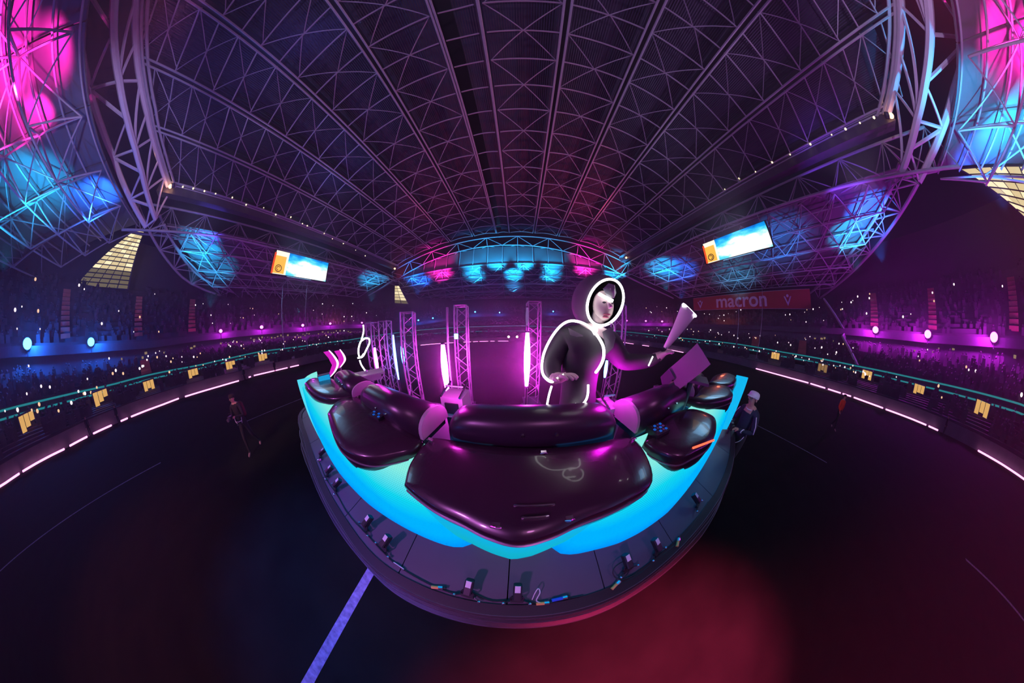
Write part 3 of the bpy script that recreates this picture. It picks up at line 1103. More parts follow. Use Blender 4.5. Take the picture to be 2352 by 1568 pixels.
def led_part(bot, mt, nm, k):
    xs_ = [bot[0][0] + (bot[-1][0] - bot[0][0]) * i / k for i in range(k + 1)]
    pb = [Vector((x, interp(bot, x), ZD + .015)) for x in xs_]
    pb = smooth_path(pb, 1)
    rows, uvs = [], []
    for t in (0, .25, .5, .75, .92, 1.0):
        bulge = .012 * math.sin(PI * t)
        rows.append([Vector((p.x, p.y + (interp(TOP, p.x) - p.y) * t - bulge, ZD + .015 + (ZT - .12 - ZD) * t)) for p in pb])
        uvs.append([t * .9 for _ in pb])
    for s, dz in ((.03, .035), (.09, .06), (.16, .075), (.26, .085)):
        rows.append([Vector((p.x, interp(TOP, p.x) + s, ZT - .12 + dz)) for p in pb])
        uvs.append([.9 + s for _ in pb])
    # close it with a back so that it has depth
    nfront = len(rows)
    rows.append([Vector((p.x, interp(TOP, p.x) + .26, ZT - .16)) for p in pb])
    rows.append([Vector((p.x, interp(TOP, p.x) + .2, ZD + .015)) for p in pb])
    uvs += [[0] * len(pb), [0] * len(pb)]
    m = MB()
    m.loft(rows, False)
    n_ = len(pb)
    m.f += [tuple(r * n_ for r in range(len(rows)))[::-1], tuple(r * n_ + n_ - 1 for r in range(len(rows)))]
    o = m.build(nm, mt, led)
    uv = o.data.uv_layers.new(name='screen')
    flat = [u for row in uvs for u in row]
    for lp in o.data.loops:
        v = m.v[lp.vertex_index]
        uv.data[lp.index].uv = (v[0], flat[lp.vertex_index])
    return o


led_part(BOT, M_LEDS, 'screen_module', 40)
led_part(BOTC, M_LEDC, 'screen_module', 12)
led_part(BOTR, M_LEDS, 'screen_module', 40)
# end cheeks standing at each end of the wall, bright panels
M_CHEEK = glow('led_cheek', lin('55dcf4'), 1.0)
M_CHEEK2 = glow('led_cheek_blue', lin('12b8f2'), 1.0)
for side, pxs in (('left', [(684, 872), (712, 866), (735, 900), (752, 1010), (738, 1010)]), ('right', [(1690, 862), (1717, 868), (1700, 915), (1668, 985), (1655, 985), (1682, 900)])):
    azc = R(-82) if side == 'left' else R(83)
    d = 2.62 if side == 'left' else 2.95
    poly = [at_plane(x, y, azc, d) for x, y in pxs]
    if side == 'right':
        poly = poly[::-1]
    MB().slab(poly, -.05).build('end_panel', M_CHEEK if side == 'left' else M_CHEEK2, led)

# ================================================================ desk pods: glossy lids and rounded hoods
M_GLOSS = mat('gloss_black_shell', (.030, .014, .028), .27, 0, .3, 3, 0, .35)
M_GLOSS2 = mat('hood_shell', (.028, .017, .032), .30, 0, .3, 3)
M_ENDCAP = mat('white_end_cap', (.42, .36, .42), .5)


def lid(label, px, flip=None, z=ZT):
    """a thick domed lid whose outline is read at desk height"""
    out = [at_z(x, y, z) if not isinstance(x, str) else None for x, y in px]
    out = smooth_path(out + [out[0]], 5)[:-1]
    c = sum(out, Vector()) / len(out)
    t = thing('console_pod', Vector((c.x, c.y, z - .1)), label, 'desk lid', 'glossy lids along the desk')
    rings = []
    for s, dz in ((.90, -.16), (.97, -.13), (1.0, -.08), (1.0, -.02), (.985, -.004), (.95, .006), (.7, .016), (.35, .020), (.05, .021)):
        rings.append([Vector((c.x + (p.x - c.x) * s, c.y + (p.y - c.y) * s, z + dz)) for p in out])
    m = MB().loft(rings, True, True, True)
    sh_ = m.build('shell', M_GLOSS, t, True)
    rim = [Vector((c.x + (p.x - c.x) * 1.003, c.y + (p.y - c.y) * 1.003, z - .05)) for p in out]
    MB().tube(rim, .005, 5, True).build('rim_bead', M_TRIM, sh_)
    # the pedestal that carries it on the deck
    MB().box((c.x, max(c.y, .42) + .12, (ZD + z - .14) / 2), (.34, .26, z - .14 - ZD)).build('pedestal', M_DECKSIDE, t)
    return t, c


lidC, cC = lid('large glossy black lid at the middle of the desk, nearest the camera', [(925, 1110), (940, 1060), (975, 1015), (1010, 1004), (1200, 1027), (1395, 1010), (1450, 1003), (1480, 1030), (1502, 1100), (1440, 1150), (1345, 1192), (1270, 1228), (1190, 1247), (1110, 1225), (1055, 1196), (990, 1162)])
lidL, cL = lid('glossy black lid left of the middle lid, with blue glints', [(752, 948), (775, 920), (812, 910), (860, 928), (920, 962), (968, 1002), (952, 1030), (905, 1044), (842, 1052), (790, 1032), (766, 1000)])
lidR, cR = lid('glossy black lid right of the middle lid, with a white streak', [(1480, 1012), (1500, 975), (1540, 948), (1590, 938), (1638, 955), (1645, 985), (1632, 1015), (1600, 1035), (1562, 1050), (1510, 1034)])
lidL2, _ = lid('small far lid at the left end of the desk', [(700, 880), (718, 868), (760, 868), (800, 884), (832, 905), (800, 912), (756, 915), (720, 902)])
lidR2, _ = lid('small far lid near the right end of the desk', [(1575, 918), (1600, 890), (1645, 882), (1675, 890), (1682, 910), (1650, 922), (1610, 926)])
lidR3, _ = lid('farthest small lid at the right end of the desk', [(1625, 880), (1640, 862), (1668, 856), (1690, 866), (1684, 882), (1650, 886)])


def hood(label, a, b, r, tall, lo=0.0, caps=(), group='rounded hoods behind the lids'):
    """a long rounded hood from a to b standing on the desk"""
    a, b = Vector(a), Vector(b)
    t = thing('console_bolster', a.lerp(b, .5), label, 'desk hood', group)
    d = (b - a).normalized()
    s = Vector((-d.y, d.x, 0))
    rings = []
    L = (b - a).length
    prof_ = [(0, .55), (.03, .78), (.08, .93), (.16, 1), (.5, 1.03), (.84, 1), (.92, .93), (.97, .78), (1, .55)]
    if caps:
        prof_ = [(0, .97), (.5, 1.02), (.9, .98), (1, .86)] if caps[0] == 0 else [(0, .86), (.1, .98), (.5, 1.02), (1, .97)]
    for u, k in prof_:
        c = a.lerp(b, u)
        ring_ = []
        for q in range(17):
            th = PI * q / 16
            ring_.append(c + s * (math.cos(th) * r * (.6 + .4 * k)) + Vector((0, 0, lo + tall * k * math.sin(th) ** .75)))
        ring_ += [c - s * r * .9 + Vector((0, 0, -.05)), c + s * r * .9 + Vector((0, 0, -.05))]
        rings.append(ring_)
    sh_ = MB().loft(rings, True, True, True).build('shell', M_GLOSS2, t, True)
    for w in caps:
        c = a if w == 0 else b
        e = -d if w == 0 else d
        pts = [c + e * .004 + s * (math.cos(PI * q / 16) * r * .97) + Vector((0, 0, tall * .95 * math.sin(PI * q / 16) ** .75)) for q in range(17)]
        MB().loft([pts, [p + e * .02 for p in pts]], True, True, True).build('end_cap', M_ENDCAP, t)
    # legs down to the deck
    for u in (.25, .75):
        c = a.lerp(b, u)
        MB().box((c.x, c.y, (ZD + ZT - .05) / 2), (.09, .12, ZT - .05 - ZD)).build('leg', M_DECKSIDE, t)
    # two small round knobs on the front
    for u in (.42, .6):
        c = a.lerp(b, u)
        f = -s if (-s).y < 0 else s
        p = c + f * (r * .93) + Vector((0, 0, tall * .45))
        MB().tube([p, p + f * .012], .008, 8).build('knob', M_CHROME, sh_)
    return t


hood('wide dark rounded hood at the middle of the desk, behind the large lid', (-.32, .555, ZT), (.50, .555, ZT), .105, .12)
hood('dark rounded hood left of the middle, its end lit magenta', (-1.08, .59, ZT), (-.43, .50, ZT), .11, .125, 0, (1,))
hood('dark rounded hood right of the middle, its end lit bright magenta', (.60, .52, ZT), (1.28, .60, ZT), .11, .14, 0, (0,))
hood('far dark hood at the left end of the desk, with a pale pink end', (-1.95, .72, ZT), (-1.26, .62, ZT), .12, .10, 0, (1,))
hood('far dark hood at the right end of the desk', (1.42, .62, ZT), (2.0, .74, ZT), .12, .12, 0, (0,))

# fittings on the middle lid: two bent handles, latches
def on_lid(px, py, up=.02):
    return at_z(px, py, ZT + up)


def handle(label, a, b, bend):
    t = thing('grab_handle', on_lid(*a), label, 'handle')
    A, B = on_lid(*a, .03), on_lid(*b, .03)
    base = [Vector((A.x, A.y, ZT + .0)), Vector((B.x, B.y, ZT + .0))]
    MB().tube([base[0], A, A.lerp(B, .08), A.lerp(B, .92), B, base[1]], .004, 6).build('bar', M_CHROME, t)
    for p in base:
        MB().tube([p, p + Vector((0, 0, .008))], .012, 8).build('foot', M_CHROME, t)
    return t


handle('long thin metal handle lying across the front of the large middle lid', (1182, 1160), (1272, 1157), 0)
handle('short metal handle in front of the long one on the middle lid', (1200, 1188), (1258, 1184), 0)
for lb, px, py in (('small metal latch at the front left of the middle lid', 1140, 1205), ('small metal latch at the front right of the middle lid', 1305, 1190), ('small round stud at the middle of the back edge of the large lid', 1248, 1042),
                   ('bright metal clasp at the back left corner of the large lid', 990, 1012), ('bright metal clasp at the back right corner of the large lid', 1452, 1010)):
    c = on_lid(px, py, 0)
    t = thing('latch', c, lb, 'latch')
    MB().box(c + Vector((0, 0, .008)), (.022, .012, .014)).build('plate', M_CHROME, t)
    MB().tube([c + Vector((-.014, -.008, .012)), c + Vector((0, -.012, .02)), c + Vector((.014, -.008, .012))], .003, 5).build('hook', M_CHROME, t)
# small boxes; glowing keys on the left one stand in for blue reflections
M_KEY = glow('blue_glint_key', (.02, .16, .9), .5, False)
for lb, pts in (('little added box whose glowing keys stand in for blue reflections on the left lid', [(858, 948), (880, 958), (866, 964), (888, 972)]), ('little control box with blue lights on the right lid', [(1500, 985), (1515, 990), (1500, 1000), (1512, 1004)])):
    c = sum((on_lid(*p, 0) for p in pts), Vector()) / 4
    t = thing('blue_key_box', c, lb, 'control box')
    MB().box(c + Vector((0, 0, .02)), (.11, .08, .03)).build('case', M_BLACK, t)
    for i in range(4):
        for j in range(3):
            p = c + Vector((-.036 + .024 * i, -.022 + .022 * j, .035))
            MB().box(p, (.014, .012, .008)).build('key', M_KEY if (i + j) % 2 else M_CHROME, t)
s = [on_lid(1590, 1028, .012), on_lid(1612, 1020, .012), on_lid(1638, 1010, .012)]  # streak reflected in the lid, laid on as a glowing strip
tag(MB().tube(smooth_path(s, 4), .006, 5).build('reflected_streak', glow('red_streak_glow', (1, .10, .05), 2.2), None, loc=s[0]), 'short orange-red reflected streak laid as a glowing strip on the right lid rim', 'light strip')

# hardware in the gaps between the hoods
M_MAGBOX = mat('pale_case', (.55, .5, .56), .4, .1)
for lb, x, y, w in (('pale case with chrome rods standing between the left and middle hoods', -.43, .80, .16), ('pale case standing between the middle and right hoods', .56, .66, .1)):
    t = thing('equipment_case', (x, y, ZT - .2), lb, 'case')
    MB().box((x, y, ZT - .03), (w, .14, .16)).build('case', M_MAGBOX, t)
    MB().box((x, y, (ZD + ZT - .11) / 2), (w * .8, .12, ZT - .11 - ZD)).build('stand', M_DECKSIDE, t)
    for s_ in (-1, 1):
        MB().tube([(x + s_ * w * .42, y - .08, ZT + .06), (x + s_ * w * .42, y + .08, ZT + .1)], .008, 6).build('rod', M_CHROME, t)
    MB().tube([(x - w * .42, y, ZT + .1), (x + w * .42, y, ZT + .1)], .007, 6).build('rod', M_CHROME, t)
    MB().box((x, y - .075, ZT - .03), (w * .6, .012, .08)).build('front_plate', M_BLACK, t)

# ================================================================ little lights along the deck edge
random.seed(11)


def footlight(px, py, ang, label, s=1.0):
    """small black head with a white label, leaning inward from a yoke held by two chrome clamps"""
    p = at_z(px, py, ZD + .015)
    t = thing('foot_light', p, label, 'stage light', 'little stage lights along the deck edge')
    rt = Matrix.Rotation(ang, 3, 'Z')

    def L(x, y, z):
        return p + rt @ Vector((x * s, y * s, z * s))
    MB().box(L(0, 0, .014), (.095 * s, .04 * s, .024 * s), rt).build('base', M_BLACK, t)
    MB().tube([L(-.042, 0, .02), L(-.05, .02, .05), L(-.034, .045, .075)], .007 * s, 5).build('yoke', M_BLACK, t)
    MB().tube([L(.042, 0, .02), L(.05, .02, .05), L(.034, .045, .075)], .007 * s, 5).build('yoke', M_BLACK, t)
    tl = rt @ Matrix.Rotation(R(-68), 3, 'X')
    c = L(0, .085, .085)
    hd = MB()
    rings = []
    for zz, r in ((-.075, .024), (-.07, .032), (.07, .032), (.076, .026)):
        rings.append([c + tl @ Vector((sx * r * s, sy * r * s, zz * s)) for sx, sy in ((-1, -.7), (-.7, -1), (.7, -1), (1, -.7), (1, .7), (.7, 1), (-.7, 1), (-1, .7))])
    hd = hd.loft(rings, True, True, True).build('head', M_BLACK, t)
    MB().box(c + tl @ Vector((0, -.0335 * s, .038 * s)), (.040 * s, .003 * s, .064 * s), tl).build('label', M_LABEL, hd)
    for sx in (-1, 1):
        q = L(sx * .095, -.03, .01)
        ck = MB().ball(q + Vector((0, 0, .008)), (.015 * s, .015 * s, .018 * s), 8, 5).build('clamp', M_CHROME, t, True)
        MB().tube([q, L(sx * .04, 0, .015)], .007 * s, 5).build('clamp_arm', M_BLACK, ck)
    return t


for px, py, lb in ((1187, 1377, 'foot light at the middle of the deck edge'), (1075, 1365, 'foot light just left of the middle of the deck edge'), (884, 1258, 'foot light near the thick white pitch line, right of it'),
                   (842, 1212, 'foot light second up the left deck edge from the white pitch line'), (772, 1122, 'foot light high on the left deck edge, below the paired ones'), (754, 1090, 'foot light on the left deck edge beneath the LED wall end'),
                   (738, 1048, 'foot light highest on the left deck edge'), (1440, 1306, 'foot light right of the middle, behind a looped cable'), (1508, 1268, 'foot light third from the middle along the right deck edge'),
                   (1600, 1160, 'foot light farthest up the right deck edge')):
    p = at_z(px, py, ZD)
    footlight(px, py, interp([(-2.6, -.55), (-1, -.28), (0, -.02), (1, .22), (2.2, .35)], p.x), lb, .85)

M_YEL = mat('yellow_connector', (.85, .45, .12), .45)
M_BLUEC = mat('blue_connector', (.03, .12, .8), .4)


def connector(px, py, label, mt, ang, ln=.05):
    p = at_z(px, py, ZD + .02)
    t = thing('cable_connector', p, label, 'connector')
    d = Vector((math.cos(ang), math.sin(ang), 0))
    MB().tube([p - d * ln, p], .013, 8).build('plug', mt, t)
    MB().tube([p, p + d * .03], .017, 8).build('collar', M_CHROME, t)
    MB().tube([p + d * .03, p + d * .05], .010, 8).build('boot', M_BLACK, t)
    return t


connector(1008, 1348, 'orange cable connector left of the middle foot lights', M_YEL, .3)
connector(1250, 1384, 'orange cable connector right of the middle foot light', M_YEL, 0)
connector(1416, 1340, 'orange cable connector under the looped cable', M_YEL, .5)
connector(1557, 1242, 'yellow cable connector far along the right deck edge', M_YEL, .7)
connector(1292, 1372, 'blue cable connector on the deck edge right of the middle', M_BLUEC, .1, .07)
connector(735, 1055, 'small orange connector on the left deck edge', M_YEL, 1.2, .03)


def cable(label, pts, r=.005, mt=None, z=.008, arch=0):
    P = [at_z(x, y, ZD + z + (arch * math.sin(PI * i / (len(pts) - 1)))) for i, (x, y) in enumerate(pts)]
    return tag(MB().tube(smooth_path(P, 5), r, 5).build('cable', mt or M_RUBBER, None, loc=P[0]), label, 'cable')


M_WCAB = mat('white_cable', (.7, .68, .74), .5)
cable('black cable looping above the right-hand connector', [(1418, 1338), (1440, 1318), (1448, 1295), (1432, 1288), (1412, 1300), (1408, 1318), (1428, 1330), (1470, 1312)], .005, None, .01, .05)
cable('white cable standing in a loop beside the middle foot light', [(1222, 1376), (1228, 1362), (1236, 1350), (1240, 1360), (1232, 1378), (1248, 1384)], .004, M_WCAB, .012, .05)
cable('black cable running along the middle of the deck edge', [(1010, 1350), (1050, 1362), (1080, 1358), (1130, 1378), (1188, 1376), (1250, 1386), (1292, 1376), (1340, 1366)], .006)
cable('black cable running along the left deck edge', [(735, 1060), (750, 1098), (775, 1135), (800, 1178), (838, 1220), (870, 1255), (905, 1290), (950, 1320), (1005, 1348)], .006)
cable('black cable running along the right deck edge', [(1418, 1342), (1460, 1322), (1505, 1285), (1540, 1258), (1575, 1226), (1600, 1190), (1625, 1152)], .006)
cable('short white cable lying on the left deck edge past the thick pitch line', [(905, 1290), (920, 1300), (928, 1306)], .006, M_WCAB, .02)
# ================================================================ people
def skin(name, label_color, r=.55):
    return mat(name, label_color, r, 0, .08, 14)


M_SKIN = skin('skin', (.50, .29, .21))
M_DARKCLOTH = mat('black_cloth', (.018, .018, .022), .85, 0, .3, 12, .2)
M_NAVY = mat('navy_cloth', (.012, .022, .045), .85, 0, .3, 12, .2)
M_ORANGE = mat('orange_vest', (.75, .07, .025), .8, 0, .2, 9)
M_SHOE = mat('pale_shoe', (.45, .30, .28), .6)
M_HAIR = mat('dark_hair', (.02, .015, .012), .7)
M_WHITECLOTH = mat('white_cloth', (.72, .70, .80), .8, 0, .08, 20)

STAND = dict(pelvis=(0, 0, .96), waist=(0, 0, 1.08), chest=(0, .01, 1.3), collar=(0, .01, 1.43), neck=(0, -.005, 1.5), jaw=(0, -.025, 1.57), skull=(0, -.01, 1.665), top=(0, 0, 1.735),
             hipL=(-.09, 0, .92), kneeL=(-.10, -.02, .5), ankleL=(-.10, .02, .09), toeL=(-.11, -.15, .035),
             hipR=(.09, 0, .92), kneeR=(.10, -.02, .5), ankleR=(.10, .02, .09), toeR=(.11, -.15, .035),
             shL=(-.17, .01, 1.4), elL=(-.22, .03, 1.12), wrL=(-.23, -.06, .88), shR=(.17, .01, 1.4), elR=(.22, .03, 1.12), wrR=(.23, -.06, .88))
RAD = dict(pelvis=.135, waist=.125, chest=.145, collar=.10, neck=.05, jaw=.062, skull=.088, top=.05, hip=.095, knee=.058, ankle=.04, toe=.034, sh=.066, el=.045, wr=.030)


def hand_nodes(w, d, side, sc, curl=.5):
    """palm, four unequal fingers and a thumb from the side of the palm"""
    d = d.normalized()
    s = d.cross(Vector((0, 0, 1)))
    if s.length < .1:
        s = d.cross(Vector((0, 1, 0)))
    s.normalize()
    dn = s.cross(d).normalized()
    if dn.z > 0:
        dn = -dn
    nodes = [(w + d * .045 * sc, .030 * sc, -1)]
    for i, L in enumerate((.062, .074, .070, .052)):
        o = (i - 1.5) * .0195 * sc
        b = w + d * .085 * sc + s * o
        m_ = b + (d * (1 - .3 * curl) + dn * .5 * curl) * L * .5 * sc
        e = m_ + (d * (1 - curl) + dn * curl) * L * .55 * sc
        nodes += [(b, .0105 * sc, 0), (m_, .0088 * sc, 'p'), (e, .007 * sc, 'p')]
    k = s * side
    b = w + d * .03 * sc + k * .03 * sc
    nodes += [(b, .012 * sc, 0), (b + (d * .7 + k * .6) * .035 * sc, .0105 * sc, 'p'), (b + (d * 1.0 + k * .5 + dn * .3) * .062 * sc, .008 * sc, 'p')]
    return nodes


def body(name, P, mats, classify, parent=None, sub=1, curl=.5, rad=None, world=None):
    """one continuous skin over a jointed skeleton; P holds every joint"""
    rr = dict(RAD)
    if rad:
        rr.update(rad)
    vs, es, rs, idx = [], [], [], {}
    HN = []
    sc = P.get('scale', 1.0)

    def node(k, key):
        idx[k] = len(vs)
        vs.append(Vector(P[k]))
        rs.append(rr[key])
    for k in ('pelvis', 'waist', 'chest', 'collar', 'neck', 'jaw', 'skull', 'top'):
        node(k, k)
    for a, b in zip(('pelvis', 'waist', 'chest', 'collar', 'neck', 'jaw', 'skull'), ('waist', 'chest', 'collar', 'neck', 'jaw', 'skull', 'top')):
        es.append((idx[a], idx[b]))
    for sd in 'LR':
        prev = 'pelvis'
        for k, key in (('hip' + sd, 'hip'), ('knee' + sd, 'knee'), ('ankle' + sd, 'ankle'), ('toe' + sd, 'toe')):
            node(k, key)
            es.append((idx[prev], idx[k]))
            prev = k
        prev = 'collar'
        for k, key in (('sh' + sd, 'sh'), ('el' + sd, 'el'), ('wr' + sd, 'wr')):
            node(k, key)
            es.append((idx[prev], idx[k]))
            prev = k
        w = Vector(P['wr' + sd])
        dr = P.get('hand' + sd)
        dr = Vector(dr) if dr is not None else w - Vector(P['el' + sd])
        palm = None
        for p, r, par in hand_nodes(w, dr, P.get('thumb' + sd, 1 if sd == 'L' else -1), 1.0, curl):
            i = len(vs)
            vs.append(p)
            rs.append(r)
            HN.append(p * P.get('scale', 1.0))
            if par == -1:
                es.append((idx['wr' + sd], i))
                palm = i
            elif par == 0:
                es.append((palm, i))
            else:
                es.append((i - 1, i))
    me = bpy.data.meshes.new(name)
    me.from_pydata([tuple(v * sc) for v in vs], es, [])
    o = bpy.data.objects.new(name, me)
    COL.objects.link(o)
    md = o.modifiers.new('skin', 'SKIN')
    md.use_smooth_shade = True
    for i, sv in enumerate(me.skin_vertices[0].data):
        sv.radius = (rs[i] * sc, rs[i] * sc)
        sv.use_root = i == 0
    ss = o.modifiers.new('smooth', 'SUBSURF')
    ss.levels = ss.render_levels = sub
    dg = bpy.context.evaluated_depsgraph_get()
    m2 = bpy.data.meshes.new_from_object(o.evaluated_get(dg))
    bpy.data.objects.remove(o)
    m2.name = name
    m2.materials.clear()
    for m in mats:
        m2.materials.append(m)
    # each face belongs to its nearest joint
    ks = [(k, Vector(P[k]) * sc) for k in idx]
    ks += [('hand', Vector(P['wr' + s_]) * sc + (Vector(P.get('hand' + s_) or (Vector(P['wr' + s_]) - Vector(P['el' + s_])))).normalized() * .09 * sc) for s_ in 'LR']
    for p in m2.polygons:
        c = p.center
        k = min(ks, key=lambda q: (q[1] - c).length_squared)[0]
        if k == 'hand' or k[:2] == 'wr':
            k = 'hand' if min((q - c).length for q in HN) < .034 * sc else 'wrL'
        p.material_index = classify(k, c / sc)
        p.use_smooth = True
    o = bpy.data.objects.new(name, m2)
    COL.objects.link(o)
    if parent:
        o.parent = parent
    return o


def classic(k, c):               # 0 skin 1 top 2 trousers 3 shoes
    if k in ('jaw', 'skull', 'top', 'neck', 'hand'):
        return 0
    if k.startswith('toe') or k.startswith('ankle') and c.z < .12:
        return 3
    if k[:3] in ('hip', 'kne', 'ank') or k == 'pelvis' and c.z < .98:
        return 2
    return 1


def face(t, sc, top_m, hair_m, P, cap=None):
    """nose, eyes, mouth, ears and hair as children, in the figure's own frame"""
    j, k = Vector(P['jaw']) * sc, Vector(P['skull']) * sc
    up = (k - j).normalized()
    f = Vector((0, -1, 0))
    f = (f - up * f.dot(up)).normalized()
    s = up.cross(f)
    c = j.lerp(k, .55)
    def A(m, n, mt):
        o = m.build(n, mt, None, True)
        o.parent = t
        return o
    A(MB().tube([c + f * .082 * sc + up * .01 * sc, c + f * .108 * sc - up * .022 * sc], .012 * sc, 6, False, .017 * sc), 'nose', M_SKIN)
    for q in (-1, 1):
        A(MB().ball(c + f * .080 * sc + s * q * .033 * sc + up * .018 * sc, (.014 * sc, .008 * sc, .008 * sc), 8, 5), 'eye', M_BLACK)
        A(MB().ball(c + s * q * .088 * sc - f * .005 * sc, (.012 * sc, .02 * sc, .03 * sc), 8, 5), 'ear', M_SKIN)
    A(MB().ball(c + f * .084 * sc - up * .05 * sc, (.026 * sc, .008 * sc, .007 * sc), 8, 5), 'mouth', mat('lips', (.32, .1, .1), .5))
    h = MB()
    rings = []
    for th, rr in ((0, .02), (.35, .06), (.7, .088), (1.1, .1), (1.5, .103), (1.75, .1)):
        rings.append([c + up * (.055 + .085 * math.cos(th) - .02) * sc + (s * math.cos(a) * .98 + f * math.sin(a) * (1.0 if math.sin(a) < 0 else .93)) * rr * sc * 1.02 - f * .012 * sc for a in [2 * PI * i / 16 for i in range(16)]])
    h.loft(rings, True, True, False)
    A(h, 'cap' if cap else 'hair', cap or hair_m)
    if cap:
        b = MB()
        pts = [c + up * .055 * sc + (s * math.cos(a) + f * math.sin(a)) * .098 * sc - f * .01 * sc for a in [PI * i / 10 for i in range(11)]]
        far_ = [c + up * .035 * sc + (s * math.cos(a) * .85 + f * (math.sin(a) * 1.0 + .75 * math.sin(a))) * .1 * sc for a in [PI * i / 10 for i in range(11)]]
        b.loft([pts, far_, [p - up * .008 * sc for p in far_], [p - up * .008 * sc for p in pts]], False)
        A(b, 'cap_peak', cap)


def person(label, loc, rz, sc, pose, mats, cap=None, curl=.5, group=None, sub=1, hair=True):
    P = dict(STAND)
    P.update(pose)
    P['scale'] = sc
    t = thing('person', loc, label, 'person', group)
    t.rotation_euler = (0, 0, rz)
    body('body', P, mats, classic, t, sub, curl)
    if hair:
        face(t, sc, mats[1], M_HAIR, P, cap)
    return t, P


def kid(t, m, n, mt, smooth=True):
    o = m.build(n, mt, None, smooth)
    o.parent = t
    return o


# ---- cameraman in a white cap, right of the stage
p = at_d(1735, 905, 4.0)
az = math.atan2(p.x, p.y)
CAP = dict(jaw=(-.0, -.07, 1.565), skull=(0, -.055, 1.66), top=(0, -.04, 1.735), neck=(0, -.03, 1.5),
           elL=(-.25, -.03, 1.14), wrL=(-.09, -.30, 1.16), elR=(.25, -.03, 1.14), wrR=(.09, -.30, 1.16), handL=(.35, -.9, .1), handR=(-.35, -.9, .1),
           kneeL=(-.12, -.04, .5), ankleL=(-.14, .02, .09), toeL=(-.16, -.15, .035), kneeR=(.12, -.02, .5), ankleR=(.14, .06, .09), toeR=(.17, -.11, .035))
tc_, Pc = person('person in a white cap and white-piped dark jersey holding a camera beside the stage', (p.x, p.y, 0), -az - .5, 1.09, CAP, [M_SKIN, M_NAVY, M_DARKCLOTH, M_SHOE], M_WHITECLOTH, .6)
sc = 1.09
pip = mat('white_piping', (.85, .83, .9), .6)
kid(tc_, MB().tube([Vector((.085 * math.cos(a), .0 + -.095 * math.sin(a) * .9 - .005, 1.475 - .03 * math.sin(a))) * sc for a in [PI * (i / 10) for i in range(11)]], .008, 5), 'collar_piping', pip)
for q in (-1, 1):
    kid(tc_, MB().tube([Vector((q * .20, -.055, 1.40)) * sc, Vector((q * .262, -.06, 1.28)) * sc, Vector((q * .295, -.07, 1.16)) * sc], .008, 5), 'sleeve_piping', pip)
    kid(tc_, MB().tube([Vector((q * (.15 + .012 * math.cos(a)), -.23 + .034 * math.sin(a), 1.155 + .036 * math.cos(a))) * sc for a in [2 * PI * i / 10 for i in range(10)]], .009, 5, True), 'cuff_band', pip)
kid(tc_, MB().tube(smooth_path([Vector((-.14, -.13, 1.06)) * sc, Vector((-.10, -.17, .92)) * sc, Vector((.02, -.19, .85)) * sc, Vector((.14, -.15, .95)) * sc, Vector((.17, -.11, 1.05)) * sc], 5), .007, 5), 'strap', pip)
lo = Vector((0, -.42, 1.17)) * sc
rt_ = Matrix.Rotation(-az - .5, 3, 'Z')
cp = rt_ @ lo + Vector((p.x, p.y, 0))
t = thing('camera', cp, 'small dark video camera in the hands of the white-capped person', 'camera')
MB().box(cp, (.13, .09, .09), rt_).build('case', M_BLACK, t)
MB().tube([cp + rt_ @ Vector((0, -.045, 0)), cp + rt_ @ Vector((0, -.12, 0))], .034, 10).build('lens', M_STEELD, t)
MB().box(cp + rt_ @ Vector((0, .01, .06)), (.05, .06, .03), rt_).build('viewfinder', M_BLACK, t)
MB().tube([cp + rt_ @ Vector((0, 0, -.045)), cp + rt_ @ Vector((0, 0, -.14))], .018, 8).build('grip', M_BLACK, t)

# ---- cameraman walking on the dark pitch, left
a0 = at_z(590, 1032, 0)
hd = at_d(522, 905, a0.xy.length)
h = hd.z / 1.74
WALK = dict(kneeL=(-.10, -.16, .52), ankleL=(-.10, -.26, .10), toeL=(-.10, -.42, .05), kneeR=(.10, .06, .50), ankleR=(.10, .30, .14), toeR=(.1, .2, .03),
            jaw=(0, -.10, 1.55), skull=(0, -.09, 1.65), top=(0, -.07, 1.73), neck=(0, -.06, 1.49), collar=(0, -.05, 1.42), chest=(0, -.03, 1.3), shL=(-.17, -.05, 1.39), shR=(.17, -.05, 1.39),
            elL=(-.24, -.10, 1.13), wrL=(-.10, -.33, 1.18), elR=(.23, -.10, 1.12), wrR=(.08, -.34, 1.2), handL=(.5, -.8, .1), handR=(-.5, -.8, .1))
rz = R(62)
tw, Pw = person('person in dark clothes with white stripes walking across the pitch left of the stage', (a0.x, a0.y, 0), rz, h, WALK, [M_SKIN, M_DARKCLOTH, M_DARKCLOTH, M_SHOE], None, .6)
for q in (-1, 1):
    kid(tw, MB().tube([Vector((q * .15, -.12, 1.12)) * h, Vector((q * .13, -.16, 1.0)) * h, Vector((q * .10, -.15, .93)) * h], .010, 5), 'white_stripe', pip)
kid(tw, MB().tube([Vector((-.12, -.165, 1.0)) * h, Vector((0, -.19, .99)) * h, Vector((.12, -.165, 1.0)) * h], .010, 5), 'white_stripe', pip)
bp = MB()
for zz, w, d_ in ((1.0, .13, .06), (1.04, .17, .09), (1.2, .18, .10), (1.38, .15, .08), (1.42, .10, .04)):
    pass
rings = [[Vector((math.cos(a) * w, .17 + math.sin(a) * d_, zz)) * h for a in [2 * PI * i / 12 for i in range(12)]] for zz, w, d_ in ((1.0, .12, .05), (1.04, .16, .08), (1.2, .17, .09), (1.38, .15, .08), (1.43, .10, .04))]
kid(tw, bp.loft(rings, True, True, True), 'backpack', mat('maroon_pack', (.10, .02, .03), .8))
rt_ = Matrix.Rotation(rz, 3, 'Z')
cp = rt_ @ (Vector((0, -.45, 1.22)) * h) + Vector((a0.x, a0.y, 0))
